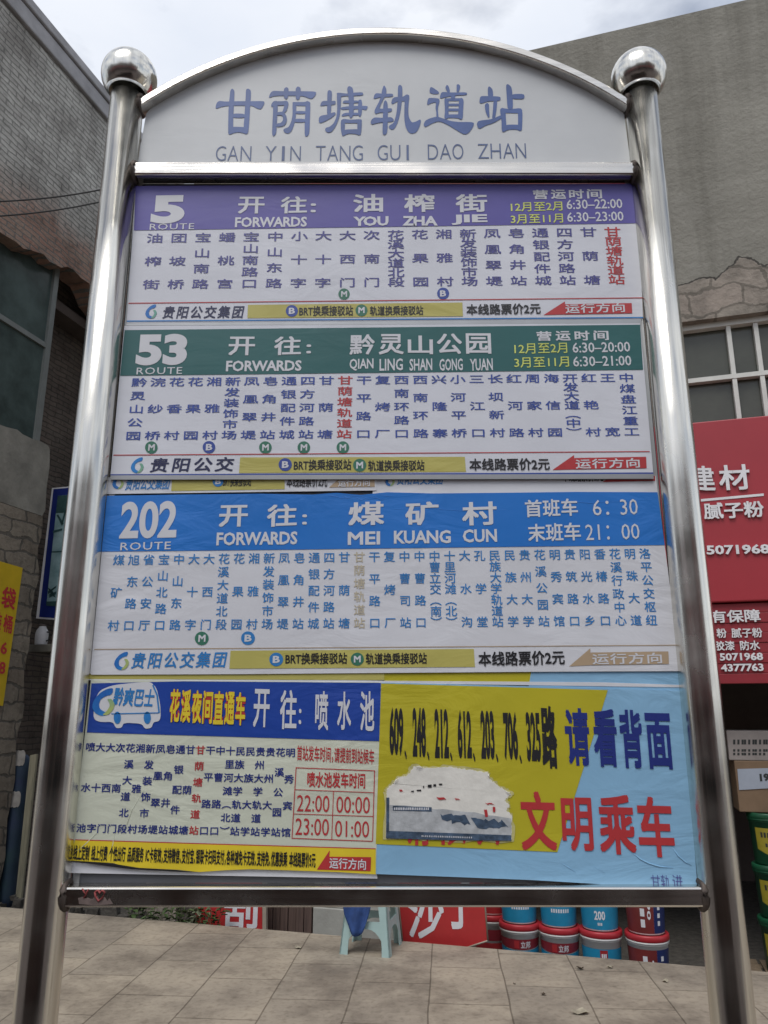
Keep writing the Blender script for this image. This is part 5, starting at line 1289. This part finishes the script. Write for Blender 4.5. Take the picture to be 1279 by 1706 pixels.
for i in range(260):
    s = rb.uniform(-7.2, -4.3); d = rb.uniform(.03, 1.0); c = B(s, d, ZF + rb.uniform(0, .16)); r_ = rb.uniform(.02, .07); v = []
    for k in range(8): v.append(c + Vector(((1 if k & 1 else -1) * r_ * rb.uniform(.5, 1.2), (1 if k & 2 else -1) * r_ * rb.uniform(.5, 1.2), (1 if k & 4 else -1) * r_ * rb.uniform(.4, 1))))
    rub.add(v, [(0, 2, 3, 1), (4, 5, 7, 6), (0, 1, 5, 4), (2, 6, 7, 3), (0, 4, 6, 2), (1, 3, 7, 5)])
tag(rub.build('rubble', M['soil']), kind='stuff')
M['cable'] = mat('black_cable', (.02, .02, .02), .6)
for y0, y1, ya, lab in ((308, 289, 272, 'upper black cable strung across the brick wall'), (335, 309, 288, 'lower black cable strung across the brick wall')):
    A_ = onS(SL + .1)(-120, y0 + 30); B_ = onD(.89)(330, ya); P1 = onY(6.6)(0, y0 - 3); P2 = onY(6.9)(175, y1)
    mb = MB(); pts = []
    for i in range(25):
        t_ = i / 24; p = A_.lerp(B_, t_); pts.append(p - Vector((0, 0, .16 * math.sin(math.pi * t_))))
    mb.tube(pts, .008, 8); tag(mb.build('overhead_cable', M['cable']), lab, 'cable', 'cables between the two buildings')

# ------------------------------------------------------------------ the far side of the street, behind the camera (seen only in the polished steel)
M['far_wall'] = mat('tinted_render', (.17, .15, .14), .9, var=.2, vscale=1); M['far_wall_red'] = mat('reddish_render', (.20, .10, .085), .9, var=.2, vscale=1)
M['shop_dark'] = mat('shopfront_shade', (.02, .018, .018), .7)  # near-black slabs paint the shade inside open shopfronts
for i, (s0, s1, h, m_, lab) in enumerate(((-26, -12, 7.5, 'far_wall', 'tall grey house across the street'), (-11.8, -2, 5.2, 'far_wall_red', 'reddish two storey house across the street'), (-1.8, 8, 6.0, 'far_wall', 'low grey house across the street'), (8.2, 24, 8.0, 'far_wall_red', 'large reddish house across the street'))):
    DF = -17
    t = thing('street_house', B((s0 + s1) / 2, DF, -.33), lab, 'house'); mb = MB(); mb.bbox(s0, DF - 9, -.33, s1, DF, h); mb.build('wall', M[m_], t)
    x = s0 + .5
    while x + 2.9 < s1: mb = MB(); mb.bbox(x, DF + .002, -.2, x + 2.6, DF + .05, 2.2); mb.build('shopfront', M['shop_dark'], t); x += 3.1
    mb = MB(); mb.bbox(s0 + .3, DF + .002, 2.3, s1 - .3, DF + .2, 2.9); mb.build('fascia', M['red_sign'], t)
    for f_ in range(1, int(h // 2.6)):
        x = s0 + .8
        while x + 1.6 < s1: mb = MB(); mb.bbox(x, DF + .002, .9 + f_ * 2.6, x + 1.4, DF + .06, 2.2 + f_ * 2.6); mb.build('window', M['glass_grey'], t); x += 3.2
    mb = MB(); mb.bbox(s0 - .2, DF - 9.2, h + .002, s1 + .2, DF + .3, h + .2); mb.build('roof', M['roofing'], t)

# van added out of view behind the camera to darken the lower steel's reflections
M['van_paint'] = mat('brown_van_paint', (.058, .036, .032), .3, var=.1); M['van_glass'] = mat('van_glass', (.015, .018, .02), .08); M['tyre'] = mat('tyre_rubber', (.02, .02, .02), .9)
VD0, VD1 = -8.9, -7.2
vn = thing('added_van', B(-.6, (VD0 + VD1) / 2, -.16), 'dark brown van added unseen behind the viewer, to be mirrored in the lower steel', 'van')
side = [(-3.0, .18), (2.0, .18), (2.05, .75), (1.75, .98), (1.15, 1.78), (.9, 1.86), (-2.9, 1.86), (-3.05, 1.6)]
mb = MB(); mb.prism([B(s, VD1, -.16 + z) for s, z in side], NN * (VD0 - VD1)); bd = mb.build('body', M['van_paint'], vn, bevel=.06)
for pl in ([(1.05, 1.08), (1.55, 1.02), (1.05, 1.68), (.85, 1.72), (.3, 1.72), (.3, 1.08)], [(-1.2, 1.08), (.15, 1.08), (.15, 1.72), (-1.2, 1.72)], [(-2.7, 1.08), (-1.35, 1.08), (-1.35, 1.72), (-2.7, 1.72)]):
    mb = MB(); mb.prism([B(s, VD1 + .012, -.16 + z) for s, z in (pl if area(pl) > 0 else pl[::-1])], NN * -.02); mb.build('window', M['van_glass'], vn)
for s in (-2.2, 1.2):
    for d in (VD1 - .05, VD0 + .25):
        mb = MB(); mb.tube([B(s, d, .165), B(s, d - .22, .165)], .325, 28); wh = mb.build('wheel', M['tyre'], vn)
        mb = MB(); mb.tube([B(s, d + .01, .165), B(s, d - .23, .165)], .19, 20); mb.build('rim', M['alu'], wh)
mb = MB(); mb.bbox(-3.08, VD0 + .02, .22, -3.0, VD1 - .02, .42); mb.build('bumper', M['interior'], vn)
